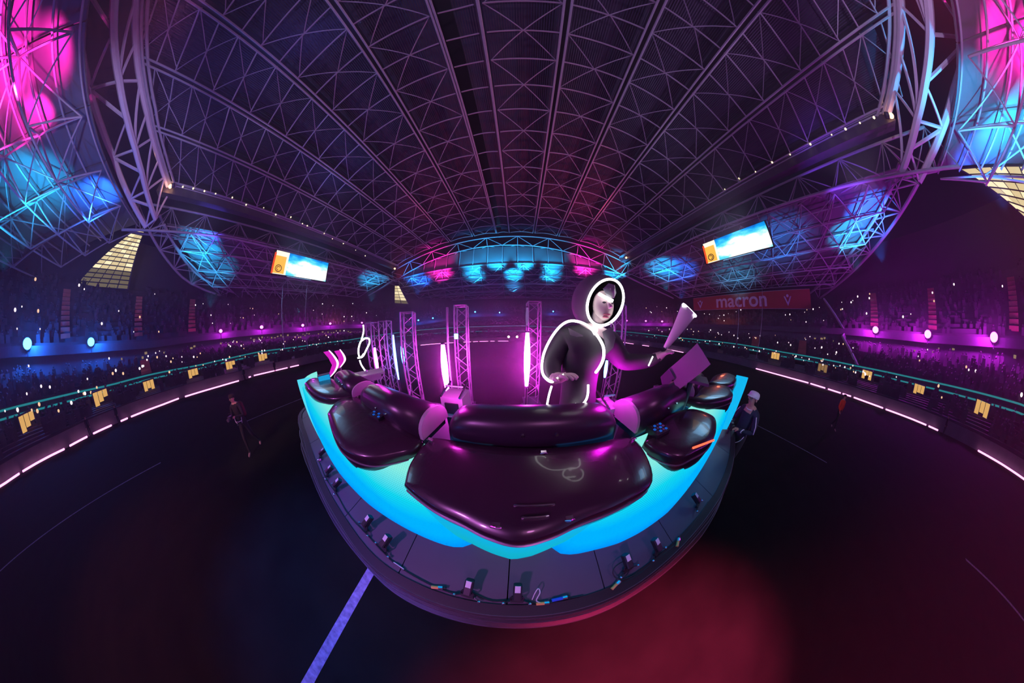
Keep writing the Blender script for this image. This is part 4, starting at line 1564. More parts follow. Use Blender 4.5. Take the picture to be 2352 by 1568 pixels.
t = thing('camera', cp, 'dark video camera carried by the person walking left of the stage', 'camera')
MB().box(cp, (.12, .12, .1), rt_).build('case', M_BLACK, t)
MB().tube([cp + rt_ @ Vector((0, -.06, 0)), cp + rt_ @ Vector((0, -.15, 0))], .04, 10).build('lens', M_STEELD, t)
MB().tube([cp + rt_ @ Vector((-.05, .03, .05)), cp + rt_ @ Vector((-.05, .03, .1)), cp + rt_ @ Vector((.05, .03, .1)), cp + rt_ @ Vector((.05, .03, .05))], .01, 6).build('carry_handle', M_BLACK, t)

# ---- steward in orange on the right
a0 = at_z(1913, 985, 0)
hd = at_d(1942, 908, a0.xy.length)
h = hd.z / 1.66
BEND = dict(WALK)
BEND.update(elL=(-.24, -.05, 1.12), wrL=(-.22, -.22, .95), elR=(.24, -.02, 1.12), wrR=(.24, .05, .88), handL=None, handR=None)
BEND = {k: v for k, v in BEND.items() if v is not None}
person('person in a bright orange-red top running along the pitch edge at the right', (a0.x, a0.y, 0), R(-60), h, BEND, [M_SKIN, M_ORANGE, M_DARKCLOTH, M_SHOE])

# ---- people in black standing along the pink tubes
for (px, py, lb, rz_) in ((640, 878, 'person in black standing before the pink tubes, straight left of the desk', .8), (212, 1012, 'person in black near the pink tubes, nearest the left edge of the photo', 2.0),
                          (278, 988, 'person in black near the pink tubes, second from the left edge of the photo', 1.4), (2165, 1002, 'person in black at the break in the pink tubes, far right', -1.2), (566, 880, 'person in black at the gap in the pink tubes behind the walking person', .9)):
    a, e = azel(px, py)
    d = D0(a) - .9
    q = Vector((d * math.sin(a), d * math.cos(a), 0))
    person(lb, q, rz_, .62 if px not in (640,) else .62, {}, [M_SKIN, M_DARKCLOTH, M_DARKCLOTH, M_DARKCLOTH])

# ================================================================ the performer
AZP, DP = R(28), .84
PHI = AZP


def PL(px, py, back=0.0):
    return at_plane(px, py, AZP, DP, back)


DJ = {k: PL(*v) for k, v in dict(
    pelvis=(1326, 945, .03), waist=(1330, 890, .02), chest=(1335, 815, .0), collar=(1356, 768, .0), neck=(1366, 748, .0), jaw=(1380, 722, .0), skull=(1386, 690, .01), top=(1388, 668, .02),
    shL=(1300, 775, .0), elL=(1266, 835, -.08), wrL=(1277, 872, -.17), shR=(1398, 785, .02), elR=(1432, 833, .06), wrR=(1497, 828, .0)).items()}
base = DJ['pelvis']
rt3 = Vector((math.cos(PHI), -math.sin(PHI), 0))
fw3 = Vector((-math.sin(PHI), -math.cos(PHI), 0))
for s_, q in (('L', -1), ('R', 1)):
    DJ['hip' + s_] = base + rt3 * q * .075 + Vector((0, 0, -.05))
    DJ['knee' + s_] = Vector((base.x, base.y, ZD + .5)) + rt3 * q * .085 + fw3 * .03
    DJ['ankle' + s_] = Vector((base.x, base.y, ZD + .09)) + rt3 * q * .09 - fw3 * .02
    DJ['toe' + s_] = Vector((base.x, base.y, ZD + .04)) + rt3 * q * .10 + fw3 * .13
DJ['handL'] = PL(1300, 864, -.21) - DJ['wrL']
DJ['handR'] = PL(1530, 806, -.02) - DJ['wrR']
root = thing('person', (base.x, base.y, ZD), 'hooded performer in black outlined with white light tubes, behind the desk', 'person')
M_DJ = mat('performer_cloth', (.045, .038, .05), .8, 0, .25, 14, .25)
M_FACE = mat('pale_mask_skin', (.60, .46, .46), .5, 0, .08, 20)


def cls(k, c):
    return 0 if k in ('jaw', 'skull', 'top', 'neck') else (1 if k != 'hand' else 0)


bo = body('body', DJ, [M_FACE, M_DJ], cls, None, 2, .55, dict(chest=.14, waist=.115, pelvis=.105, collar=.075, neck=.042, jaw=.045, skull=.062, top=.035, sh=.080, el=.064, wr=.040, hip=.078, knee=.052, ankle=.036))
attach(bo, root)


def dj(m, n, mt, smooth=True):
    return m.build(n, mt, root, smooth)


# hood: from the lit opening back over the crown
def oval(cx, cy, rx, ry, tilt, back, n=28, bulge=0):
    out = []
    for i in range(n):
        a = 2 * PI * i / n
        x, y = rx * math.cos(a), ry * math.sin(a)
        out.append(PL(cx + x * math.cos(tilt) - y * math.sin(tilt), cy + x * math.sin(tilt) + y * math.cos(tilt), back))
    return out


H_ = [oval(1391, 694, 38, 55, .36, -.045), oval(1388, 693, 42, 58, .36, -.03), oval(1377, 691, 53, 62, .30, .02), oval(1366, 692, 52, 61, .2, .06), oval(1358, 696, 42, 54, .1, .10), oval(1352, 698, 20, 28, .1, .13)]
dj(MB().loft(H_, True, False, True), 'hood', mat('hood_cloth', (.15, .14, .155), .85, 0, .2, 14, .3))
inner = [[p.lerp(sum(r_, Vector()) / len(r_), .07) for p in r_] for r_ in H_[:4]]
dj(MB().loft([H_[0]] + inner + [oval(1372, 694, 30, 44, .15, .06)], True, False, True), 'hood_lining', M_DARKCLOTH)
cowl = [oval(1352, 752, 44, 20, .25, .0), oval(1354, 762, 52, 20, .3, .0), oval(1350, 776, 60, 20, .3, .01)]
M_LED = glow('white_light_tube', (1.0, .97, .99), 5.0)
dj(MB().tube(oval(1391, 694, 39, 55, .36, -.052, 40), .0072, 6, True), 'light_tube', M_LED)


def strip(pts, back, r=.007):
    return dj(MB().tube(smooth_path([PL(x, y, back if not isinstance(back, (list, tuple)) else back[i]) for i, (x, y) in enumerate(pts)], 5), r, 6), 'light_tube', M_LED)


strip([(1366, 762), (1352, 748), (1330, 738), (1308, 737), (1288, 749), (1268, 775), (1252, 808), (1246, 838), (1249, 862), (1266, 877), (1283, 870), (1296, 862)], [-.085, -.09, -.10, -.11, -.115, -.125, -.14, -.15, -.175, -.20, -.215, -.225], .0075)
strip([(1366, 762), (1378, 778), (1387, 798), (1387, 822), (1379, 842), (1369, 856)], [-.09, -.12, -.14, -.145, -.14, -.125], .007)
strip([(1368, 768), (1362, 755), (1370, 748)], -.09, .007)
strip([(1352, 884), (1351, 905), (1346, 920), (1336, 929), (1320, 929), (1315, 942)], -.11, .006)
strip([(1336, 929), (1346, 943)], -.13, .007)
strip([(1268, 888), (1262, 908), (1256, 936)], -.13, .006)
strip([(1499, 818), (1489, 840)], -.05, .004)
# face: jaw and cheek shell, nose, lips, light bar across the eyes, visor above
fc = PL(1386, 703, -.008)
fr = Matrix.Rotation(-PHI - .35, 3, 'Z')
dj(MB().ball(fc, (.060, .062, .088), 18, 12, fr), 'face', M_FACE)
dj(MB().tube([PL(1397, 690, -.075), PL(1403, 706, -.085)], .008, 8, False, .013), 'nose', M_FACE)
dj(MB().ball(PL(1394, 722, -.060), (.022, .010, .007), 10, 6, fr), 'lips', mat('pink_lips', (.55, .16, .2), .4))
dj(MB().ball(PL(1392, 728, -.058), (.018, .010, .006), 10, 6, fr), 'lips', mat('pink_lips', (.55, .16, .2), .4))
for x, y in ((1388, 694), (1406, 696)):
    dj(MB().ball(PL(x, y, -.066), (.011, .007, .006), 8, 5, fr), 'eye', M_BLACK)
dj(MB().ball(PL(1368, 700, -.0), (.01, .018, .026), 8, 6, fr), 'ear', M_FACE)
dj(MB().tube([PL(1376, 674, -.082), PL(1388, 681, -.092), PL(1408, 691, -.085)], .0085, 8), 'light_bar', M_LED)
vis = [PL(1386, 662, -.075), PL(1398, 650, -.07), PL(1412, 654, -.065), PL(1416, 672, -.06), PL(1411, 684, -.075), PL(1396, 682, -.082)]
dj(MB().slab(vis, .006), 'visor', mat('grey_visor', (.25, .24, .27), .2))
# drawstring knot, jacket front folds
dj(MB().ball(PL(1370, 757, -.1), (.012, .01, .014), 8, 6), 'toggle', M_LED)
dj(MB().tube(smooth_path([PL(1398, 742, -.06), PL(1410, 745, -.06), PL(1411, 760, -.05)], 4), .0025, 5), 'drawstring', pip)
for pts in ([(1306, 752), (1340, 770), (1362, 800), (1355, 806), (1336, 800), (1312, 775)], [(1385, 762), (1405, 750), (1416, 775), (1410, 800), (1394, 815), (1391, 790)]):
    rr_ = [PL(x, y, -.105) for x, y in pts]
    c_ = sum(rr_, Vector()) / len(rr_)
    dj(MB().loft([[p + (c_ - p) * k - fw3 * (-.01 * k + .012) for p in rr_] for k in (0, .5, .97)], True, False, True), 'collar_flap', mat('grey_cloth', (.16, .15, .17), .8, 0, .2, 15))

# flared white hand light, held out in the performer's hand
A0, A1 = PL(1524, 803, -.02), PL(1580, 712, -.02)
ax = (A1 - A0).normalized()
sd = ax.cross(fw3).normalized()
w = thing('flared_hand_light', A0, 'flared white hand light with a bright end bar, held up by the performer', 'hand light')
rings = []
for u, hw in ((0, .006), (.06, .014), (.5, .034), (.9, .053), (1.0, .058)):
    c = A0.lerp(A1, u)
    rings.append([c + sd * hw * math.cos(a) + fw3 * (.010 + .012 * u) * math.sin(a) for a in [2 * PI * i / 16 for i in range(16)]])
M_FLARE = mat('milky_plastic', (.85, .80, .84), .45)
MB().loft(rings, True, True, True).build('shade', M_FLARE, w, True)
q0, q1 = PL(1567, 698, -.03), PL(1597, 727, -.03)
MB().tube([q0, q0.lerp(q1, .08), q0.lerp(q1, .92), q1], [.006, .009, .009, .006], 8).build('light_bar', glow('white_light_bar', (1, .95, .98), 14), w)
MB().tube([A0 - ax * .05, A0 + ax * .02], .011, 8).build('grip', M_BLACK, w)

# ================================================================ laptop leaning on the right hoods
M_GREY = mat('grey_laptop_shell', (.27, .26, .29), .45, .1, .1, 10)
q = [at_plane(x, y, R(64), 1.25, 0) for x, y in ((1536, 846), (1600, 788), (1628, 832), (1552, 893))]
lt = thing('laptop', (q[3] + q[2]) / 2, 'grey laptop with its lid raised, on a stand behind the right hoods', 'laptop')
MB().slab(q, .012).build('screen_lid', M_GREY, lt)
nq = (q[1] - q[0]).cross(q[3] - q[0]).normalized()
MB().slab([p.lerp(sum(q, Vector()) / 4, .08) + nq * .014 for p in q], .003).build('screen', mat('dark_screen', (.02, .02, .03), .2), lt)
dn = Vector((math.sin(R(64)), math.cos(R(64)), 0))
kb = [q[3], q[2], q[2] + dn * .22 + Vector((0, 0, -.02)), q[3] + dn * .22 + Vector((0, 0, -.02))]
MB().slab(kb, -.014).build('keyboard_base', M_GREY, lt)
MB().slab([p.lerp(sum(kb, Vector()) / 4, .15) + Vector((0, 0, .002)) for p in kb], .004).build('keys', M_BLACK, lt)
c_ = sum(kb, Vector()) / 4
st = thing('laptop_stand', (c_.x, c_.y, ZD), 'dark pole stand carrying the grey laptop', 'stand')
MB().tube([(c_.x, c_.y, ZD + .02), (c_.x, c_.y, c_.z - .03)], .022, 8).build('pole', M_STEELD, st)
MB().box((c_.x, c_.y, c_.z - .027), (.26, .2, .02), Matrix.Rotation(-R(64), 3, 'Z')).build('tray', M_STEELD, st)
MB().tube([(c_.x, c_.y, ZD), (c_.x, c_.y, ZD + .025)], .16, 14).build('foot', M_STEELD, st)
e_ = [at_plane(x, y, R(62), 1.22, 0) for x, y in ((1516, 866), (1536, 846), (1548, 868), (1522, 893))]
tag(MB().slab(e_, .02).build('speaker_grille', M_STEELD, None, loc=e_[0]), 'small dark monitor box at the near side of the grey laptop', 'speaker')
MB().box((e_[0].x + .03, e_[0].y + .02, (ZD + e_[3].z) / 2), (.05, .05, e_[3].z - ZD)).build('stand', M_STEELD, bpy.data.objects['speaker_grille'])

# ================================================================ bent white light tube on a tray, left of the hoods
azn = R(-64)
def NP(x, y, back=0):
    return at_plane(x, y, azn, 2.3, back)


nt = thing('neon_figure', NP(842, 852), 'bent white neon tube standing upright on the tray left of the desk', 'neon tube')
M_NEON = glow('neon_white', (1, .96, .94), 5)
MB().tube(smooth_path([NP(835, 746), NP(836, 758), NP(834, 770), NP(831, 782), NP(839, 777), NP(848, 778), NP(849, 788), NP(842, 803), NP(835, 817), NP(827, 820), NP(824, 806), NP(827, 790), NP(832, 780)], 4), .011, 6).build('upper_tube', M_NEON, nt, True)
MB().tube(smooth_path([NP(822, 822), NP(830, 820), NP(836, 812)], 4), .010, 6).build('cross_tube', M_NEON, nt, True)
MB().tube(smooth_path([NP(827, 827), NP(831, 838), NP(839, 850)], 4), .011, 6).build('lower_tube', M_NEON, nt, True)
MB().tube([NP(839, 850), NP(841, 854)], .03, 10).build('foot', M_CHROME, nt)
tp = NP(842, 858)
tr = thing('tray_table', (tp.x, tp.y, ZD), 'pale flat tray on a post carrying the bent white neon tube', 'tray')
rr_ = Matrix.Rotation(-azn, 3, 'Z')
MB().box(tp, (.50, .30, .025), rr_).build('tray_top', M_MAGBOX, tr)
MB().box(tp + Vector((0, 0, -.05)), (.40, .22, .07), rr_).build('tray_box', M_MAGBOX, tr)
MB().tube([(tp.x, tp.y, ZD), (tp.x, tp.y, tp.z - .08)], .03, 10).build('post', M_STEELD, tr)
MB().tube(smooth_path([NP(850, 872), NP(855, 882), NP(852, 890), NP(848, 884)], 4), .008, 6).build('hanging_cable', M_WCAB, tr)

# ================================================================ curved magenta fins and lit boxes at the left end
azf = R(-76)


def FP(x, y, back=0):
    return at_plane(x, y, azf, 2.25, back)


M_FIN = glow('magenta_fin', (1.0, .10, .85), 1.6)
M_FINW = glow('pale_fin_edge', (1, .62, .95), 1.8)
for lb, line, w0 in (('tall curved magenta light fin at the left end, nearer the edge', [(757, 804), (769, 818), (777, 834), (771, 852), (757, 868)], .016), ('tall curved magenta light fin at the left end, beside the tray', [(782, 802), (791, 816), (793, 828), (783, 843)], .015)):
    pts = smooth_path([FP(x, y) for x, y in line], 5)
    t = thing('light_fin', pts[-1], lb, 'light fin')
    k = len(pts)
    s_ = Vector((math.cos(azf), -math.sin(azf), 0))
    ringsf = []
    for i, pnt in enumerate(pts):
        u = i / (k - 1)
        ww = w0 * (.15 + .85 * math.sin(PI * min(1, u * .7 + .12)))
        ringsf.append([pnt + s_ * ww * math.cos(a) + Vector((math.sin(azf), math.cos(azf), 0)) * .010 * math.sin(a) for a in [2 * PI * j / 10 for j in range(10)]])
    MB().loft(ringsf, True, True, True).build('fin', M_FINW, t, True)
    MB().tube([pts[-1], Vector((pts[-1].x, pts[-1].y, ZT - .5))], .012, 6).build('stalk', M_STEELD, t)
    b_ = [FP(x - 13, y + 4, .04) for x, y in line]
    b2 = [FP(x - 2, y + 2, .04) for x, y in line]
    m = MB()
    m.loft([[a, b, b + Vector((0, .012, 0)), a + Vector((0, .012, 0))] for a, b in zip(b_, b2)], True, True, True)
    m.build('backing', glow('magenta_backing', (.75, .02, .62), .9), t)
for lb, x, y, w_, h_, mt in (('blue-lit box nearest the left end of the LED wall', 747, 871, .15, .12, glow('blue_box', (.01, .35, .75), .9)), ('teal-lit box below the blue one at the left end', 764, 889, .10, .06, glow('teal_box', (.01, .38, .45), .8)),
                             ('magenta-lit box beside the teal one at the left end', 783, 889, .10, .07, glow('pink_box', (.85, .03, .6), .9))):
    c = FP(x, y, -.12)
    t = thing('light_box', c, lb, 'light box')
    r_ = Matrix.Rotation(-azf, 3, 'Z')
    MB().box(c, (w_, .08, h_), r_).build('housing', M_STEELD, t)
    MB().box(c + r_ @ Vector((0, -.043, 0)), (w_ * .92, .006, h_ * .9), r_).build('lit_face', mt, t)
    MB().tube([(c.x, c.y, ZD), (c.x, c.y, c.z - h_ / 2)], .015, 6).build('leg', M_STEELD, t)
for k in range(5):
    pass

# ================================================================ lattice towers behind the stage
M_ALU = mat('aluminium', (.55, .53, .58), .35, .6, .1, 6)


def tower(label, az_, d, side, top, yaw, n=9):
    c = Vector((d * math.sin(R(az_)), d * math.cos(R(az_)), 0))
    t = thing('lattice_tower', c, label, 'lattice tower')
    r_ = Matrix.Rotation(R(yaw), 3, 'Z')
    cs = [c + r_ @ Vector((sx * side / 2, sy * side / 2, 0)) for sx, sy in ((-1, -1), (1, -1), (1, 1), (-1, 1))]
    for q in cs:
        MB().tube([q, q + Vector((0, 0, top))], .025, 7).build('chord', M_ALU, t)
    for i in range(4):
        a, b = cs[i], cs[(i + 1) % 4]
        for k in range(n):
            z0, z1 = top * k / n + .03, top * (k + 1) / n - .03
            p, q = (a, b) if k % 2 else (b, a)
            MB().tube([p + Vector((0, 0, z0)), q + Vector((0, 0, z1))], .012, 5).build('lacing', M_ALU, t)
    m = MB()
    m.box(c + Vector((0, 0, .015)), (side + .2, side + .2, .03), r_)
    m.build('base_plate', M_STEELD, t)
    for i in range(4):
        MB().tube([cs[i] + Vector((0, 0, top)), cs[(i + 1) % 4] + Vector((0, 0, top))], .018, 6).build('head_bar', M_ALU, t)
    return t


tower('silver lattice tower behind the gap between left and middle hoods, beside the pink tube', -23.6, 4.3, .36, 3.35, 12)
tower('silver lattice tower left of the two pink tubes, behind the left hood', -44.5, 4.3, .34, 3.15, 30)
tower('silver lattice tower behind the tallest pink tube', 6.6, 4.5, .40, 3.5, 5)
tower('silver lattice tower partly behind the hooded performer', 40.5, 4.6, .34, 3.4, 30)
tower('short silver lattice tower behind the blue tubes at the left', -53, 5.2, .30, 2.98, 20)
tower('short silver lattice tower farthest left, beside the slim pink tube', -57.5, 5.3, .30, 2.95, 0)
# single mast beside the first tower
c = Vector((3.9 * math.sin(R(-29.3)), 3.9 * math.cos(R(-29.3)), 0))
t = thing('mast', c, 'single silver mast left of the tower that carries the square blue light', 'mast')
MB().tube([c, c + Vector((0, 0, 3.25))], .03, 8).build('pole', M_ALU, t)
MB().tube([c, c + Vector((0, 0, .03))], .22, 12).build('foot', M_STEELD, t)

# upright light tubes
def utube(label, top, bot, d, r, col, st, mid=1.0, blobs=()):
    a, e = azel(*top)
    a2, e2 = azel(*bot)
    az_ = (a + a2) / 2
    x, y = d * math.sin(az_), d * math.cos(az_)
    z1, z0 = CZ + d * math.tan(e), CZ + d * math.tan(e2)
    t = thing('light_tube', (x, y, 0), label, 'light tube')
    k = 10
    pts = [Vector((x, y, z0 + (z1 - z0) * i / k)) for i in range(k + 1)]
    rs_ = [r * (.5 + .5 * mid * math.sin(PI * i / k)) for i in range(k + 1)]  # swollen middle puts the bloom of the light into the shape
    tb_ = MB().tube(pts, rs_, 10).build('tube', glow('tube_' + '_'.join(str(int(c * 100)) for c in col) + str(st), col, st), t, True)
    MB().tube([(x, y, 0), (x, y, z0 - .02)], .018, 6).build('post', M_STEELD, t)
    MB().tube([(x, y, 0), (x, y, .02)], .2, 12).build('foot', M_STEELD, t)
    for z in (z0 - .03, z1 - .01):
        MB().tube([(x, y, z), (x, y, z + .04)], r * .62, 8).build('end_cap', M_STEELD, tb_)
    return t


TP = (1.0, .045, .90)
utube('tallest glowing pink tube, upright in the middle of the view', (1210, 762), (1212, 888), 4.0, .10, TP, 75)
utube('glowing pink tube left of the middle, leaning in the view', (1013, 790), (1029, 898), 3.5, .085, TP, 75)
utube('slim pink tube far left beside the tray', (861, 797), (869, 858), 4.6, .05, TP, 45)
utube('slim blue and white tube left of the silver tower', (903, 768), (916, 872), 4.6, .035, (.12, .3, 1), 14)
utube('shorter blue tube right of the slim blue one', (920, 792), (929, 836), 4.8, .05, (.03, .2, 1), 30)
utube('blue tube behind the hooded performer at hip height', (1393, 826), (1391, 868), 3.0, .035, (.06, .3, 1), 25)
utube('dim violet tube above the tallest pink tube', (1211, 704), (1212, 748), 4.15, .05, (.32, .16, .5), .6)
a, e = azel(1046, 772)
c = Vector((4.0 * math.sin(a), 4.0 * math.cos(a), CZ + 4.0 * math.tan(e)))
t = thing('square_light', c, 'small square blue-white light hanging on the mast', 'lamp')
r_ = Matrix.Rotation(-a, 3, 'Z')
MB().box(c, (.11, .06, .15), r_).build('lens', glow('square_blue', (.25, .5, 1), 6), t)
MB().box(c + r_ @ Vector((0, .05, 0)), (.14, .05, .18), r_).build('housing', M_BLACK, t)
MB().tube([c + r_ @ Vector((0, .06, 0)), (3.9 * math.sin(R(-29.3)), 3.9 * math.cos(R(-29.3)), c.z)], .015, 6).build('arm', M_STEELD, t)

# pair of white floodlights on the far side
for x_, nm in ((1168, 'left'), (1188, 'right')):
    a, e = azel(x_, 773)
    d = 24.2
    c = Vector((d * math.sin(a), d * math.cos(a), CZ + d * math.tan(e)))
    t = thing('floodlight', c, f'{nm} one of the paired warm white floodlights on the far pitch edge', 'floodlight')
    MB().ball(c, (.22, .12, .22), 12, 8).build('lens', glow('flood_white', (1, .75, .6), 4, False), t, True)
    MB().box(c + Vector((0, .14, 0)), (.5, .12, .5)).build('housing', M_STEELD, t)
    MB().tube([c + Vector((0, .15, 0)), (c.x, c.y + .15, .0)], .06, 6).build('stand', M_STEELD, t)

# ================================================================ spotlights on the ring beam
M_LB, M_LM = glow('lens_blue', (.06, .42, 1), 9, False), glow('lens_magenta', (1, .10, .9), 9, False)
for px, py, k, s_ in ((64, 789, 'b', 1.25), (207, 785, 'b', 1.1), (507, 760, 'm', .7), (602, 751, 'm', .75), (697, 747, 'm', .7), (760, 743, 'm', .6), (832, 741, 'm', .5), (960, 735, 'b', .55), (993, 730, 'b', .55),
                      (1090, 715, 'b', .6), (1147, 716, 'b', .5), (1272, 714, 'b', .55), (1440, 736, 'm', .5), (1483, 737, 'm', .6), (1520, 738, 'm', .6), (2013, 757, 'm', 1.1), (2133, 767, 'm', 1.15), (2282, 774, 'm', 1.2)):
    a, e = azel(px, py)
    d = D0(a) + 14.0
    c = Vector((d * math.sin(a), d * math.cos(a), CZ + d * math.tan(e)))
    side = 'left' if px < 860 else ('far' if px < 1430 else 'right')
    col = 'blue' if k == 'b' else 'magenta'
    lbs = {64: 'biggest blue spotlight on the ring beam, nearest the left end', 207: 'second big blue spotlight on the ring beam from the left end', 2013: 'big magenta spotlight on the right ring beam, nearest the red banner',
           2133: 'big magenta spotlight in the middle of three on the right ring beam', 2282: 'big magenta spotlight nearest the right end of the ring beam'}
    order = {507: 'first', 602: 'second', 697: 'third', 760: 'fourth', 832: 'fifth', 960: 'first', 993: 'second', 1090: 'third', 1147: 'fourth', 1272: 'fifth', 1440: 'first', 1483: 'second', 1520: 'third'}
    lb = lbs.get(px) or f'small {col} spotlight on the {side} ring beam, {order[px]} of its row counted from left'
    t = thing('spotlight', c, lb, 'spotlight', 'spotlights on the ring beam')
    r_ = Matrix.Rotation(-a, 3, 'Z')
    hs_ = MB().tube([c + r_ @ Vector((0, .05, 0)), c + r_ @ Vector((0, .45, 0))], .34 * s_, 10).build('housing', M_BLACK, t)
    MB().ball(c, (.36 * s_, .2, .30 * s_), 12, 8, r_).build('lens', M_LB if k == 'b' else M_LM, hs_, True)
    MB().tube([c + r_ @ Vector((0, .3, -.25)), c + r_ @ Vector((0, .3, -.8))], .06, 6).build('yoke', M_BLACK, t)
    pw = lamp('spotlight_light', 'POINT', c + r_ @ Vector((0, -.8, .1)), (.01, .16, 1) if k == 'b' else (.8, .02, 1), 1150 * s_ * s_, size=.25)

# ================================================================ screens under the left and right trusses
def screen_mat():
    m = bpy.data.materials.new('screen_picture')
    m.use_nodes = True
    n, l = m.node_tree.nodes, m.node_tree.links
    n.remove(n['Principled BSDF'])
    e = n.new('ShaderNodeEmission')
    uv = n.new('ShaderNodeUVMap')
    uv.uv_map = 'screen'
    nz = n.new('ShaderNodeTexNoise')
    nz.inputs['Scale'].default_value = 3.2
    nz.inputs['Detail'].default_value = 4
    l.new(uv.outputs[0], nz.inputs['Vector'])
    g = n.new('ShaderNodeTexGradient')
    g.gradient_type = 'SPHERICAL'
    mp = n.new('ShaderNodeMapping')
    mp.inputs['Location'].default_value = (-.55, -.40, 0)
    mp.inputs['Scale'].default_value = (.95, 1.3, 1)
    mp.vector_type = 'POINT'
    l.new(uv.outputs[0], mp.inputs[0])
    l.new(mp.outputs[0], g.inputs[0])
    ad = n.new('ShaderNodeMath')
    ad.operation = 'MULTIPLY_ADD'
    ad.inputs[1].default_value = .95
    l.new(g.outputs['Fac'], ad.inputs[0])
    l.new(nz.outputs['Fac'], ad.inputs[2])
    rp = n.new('ShaderNodeValToRGB')
    rp.color_ramp.elements[0].position, rp.color_ramp.elements[0].color = .45, (.0, .10, .55, 1)
    rp.color_ramp.elements[1].position, rp.color_ramp.elements[1].color = 1.12, (1, 1, 1, 1)
    for p_, c_ in ((.68, (.0, .38, .85)), (.85, (.12, .75, .95)), (.98, (.8, 1, 1))):
        q_ = rp.color_ramp.elements.new(p_)
        q_.color = (*c_, 1)
    l.new(ad.outputs[0], rp.inputs[0])
    l.new(rp.outputs[0], e.inputs[0])
    e.inputs[1].default_value = 1.25
    l.new(e.outputs[0], n['Material Output'].inputs[0])
    return m


M_PIC = screen_mat()
M_OR = glow('orange_panel', (1, .50, .07), 1.15)
M_ORF = glow('cream_panel', (1, .92, .75), 1.2)
M_REDG = glow('red_panel_edge', (.9, .08, .02), 1.0)


def bigscreen(label, X, px, split):
    """px: corners top-left, top-right, bottom-right, bottom-left; split: share of the orange panel"""
    q = [at_x(x, y, X) for x, y in px]
    # stand the picture upright and square: use means
    y0, y1 = (q[0].y + q[3].y) / 2, (q[1].y + q[2].y) / 2
    zt, zb = (q[0].z + q[1].z) / 2, (q[2].z + q[3].z) / 2
    t = thing('video_screen', (X, (y0 + y1) / 2, zb), label, 'screen')
    sgn = 1 if X < 0 else -1      # which way the picture faces
    def quad(u0, u1, v0, v1, off, m, nm, th=.06, par=None):
        ya, yb = y0 + (y1 - y0) * u0, y0 + (y1 - y0) * u1
        za, zb_ = zt + (zb - zt) * v0, zt + (zb - zt) * v1
        b = MB().box((X + sgn * off, (ya + yb) / 2, (za + zb_) / 2), (th, abs(yb - ya), abs(za - zb_)))
        o = b.build(nm, m, par or t)
        uvl = o.data.uv_layers.new(name='screen')
        for lp in o.data.loops:
            v = b.v[lp.vertex_index]
            uvl.data[lp.index].uv = ((v[1] - ya) / (yb - ya), (v[2] - zb_) / (za - zb_))
        return o
    quad(-.02, 1.02, -.03, 1.03, -.15, M_BLACK, 'housing', .3)
    quad(split, 1, 0, 1, .05, M_PIC, 'picture')
    sp_ = quad(.02, split, 0, 1, .05, M_ORF, 'side_panel')
    quad(.03, split * .86, .22, .97, .09, M_OR, 'orange_field', .06, sp_)
    quad(0, .03, .1, 1, .09, M_REDG, 'red_edge')
    # round emblem on the orange field: a ring with a smaller curl inside
    yc, zc = y0 + (y1 - y0) * split * .45, zt + (zb - zt) * .76
    rad = abs(y1 - y0) * split * .20
    MB().tube([(X + sgn * .15, yc + rad * math.cos(a), zc + rad * math.sin(a)) for a in [2 * PI * i / 16 for i in range(16)]], .07, 5, True).build('emblem', mat('emblem_dark', (.25, .10, .02), .6), sp_)
    MB().tube([(X + sgn * .15, yc + rad * .55 * math.cos(a), zc + rad * .55 * math.sin(a)) for a in [PI * .2 + 1.3 * PI * i / 10 for i in range(11)]], .06, 5).build('emblem', mat('emblem_dark', (.25, .10, .02), .6), sp_)
    # hangers up to the truss, teal-lit catwalk bars below
    for u in (.05, .95):
        yy = y0 + (y1 - y0) * u
        MB().tube([(X - sgn * .2, yy, zt), (X - sgn * .6, yy, Z(15.6))], .08, 5).build('hanger', M_STEEL, t)
    lamp('screen_glow', 'AREA', (X + sgn * .6, (y0 + y1) / 2, (zt + zb) / 2), (.25, .6, 1), 500, (0, (y0 + y1) / 2, 0), 5)
    return t


bigscreen('wide video screen with an orange side panel under the left roof truss', -37.5, [(630, 573), (753, 604), (752, 646), (627, 630)], .25)
bigscreen('wide video screen with an orange side panel under the right roof truss', 29.0, [(1610, 560), (1762, 510), (1769, 565), (1622, 608)], .22)

# ================================================================ red banner with white lettering on the right stand
M_RED = mat('red_banner', (.26, .028, .02), .7, 0, .1, .8)
M_LETTER = mat('pale_lettering', (.42, .48, .54), .6)
BX = 46.0
q = [at_x(x, y, BX) for x, y in ((1590, 683), (1862, 668), (1862, 710), (1592, 712))]
by0, by1 = (q[0].y + q[3].y) / 2, (q[1].y + q[2].y) / 2
bzt, bzb = (q[0].z + q[1].z) / 2, (q[2].z + q[3].z) / 2
bn = thing('banner', (BX, (by0 + by1) / 2, bzb), 'long red banner lettered macron with white emblems, hung under the right stand roof', 'banner')
MB().box((BX + .12, (by0 + by1) / 2, (bzt + bzb) / 2), (.2, by0 - by1, bzt - bzb)).build('board', M_RED, bn)
for z_ in (bzt, bzb):
    MB().tube([(BX + .1, by0, z_), (BX + .1, by1, z_)], .08, 5).build('edge_bar', M_STEEL, bn)
cv = bpy.data.curves.new('lettering', 'FONT')
cv.body = 'macron'
cv.align_x, cv.align_y = 'CENTER', 'CENTER'
cv.extrude = .03
cv.offset = .018
p0, p1 = at_x(1644, 697, BX), at_x(1760, 688, BX)
cv.size = 1.0
to = bpy.data.objects.new('lettering', cv)
COL.objects.link(to)
bpy.context.view_layer.update()
wd = to.dimensions.x
k = abs(p1.y - p0.y) / wd
to.scale = (k, k * 1.0, 1)
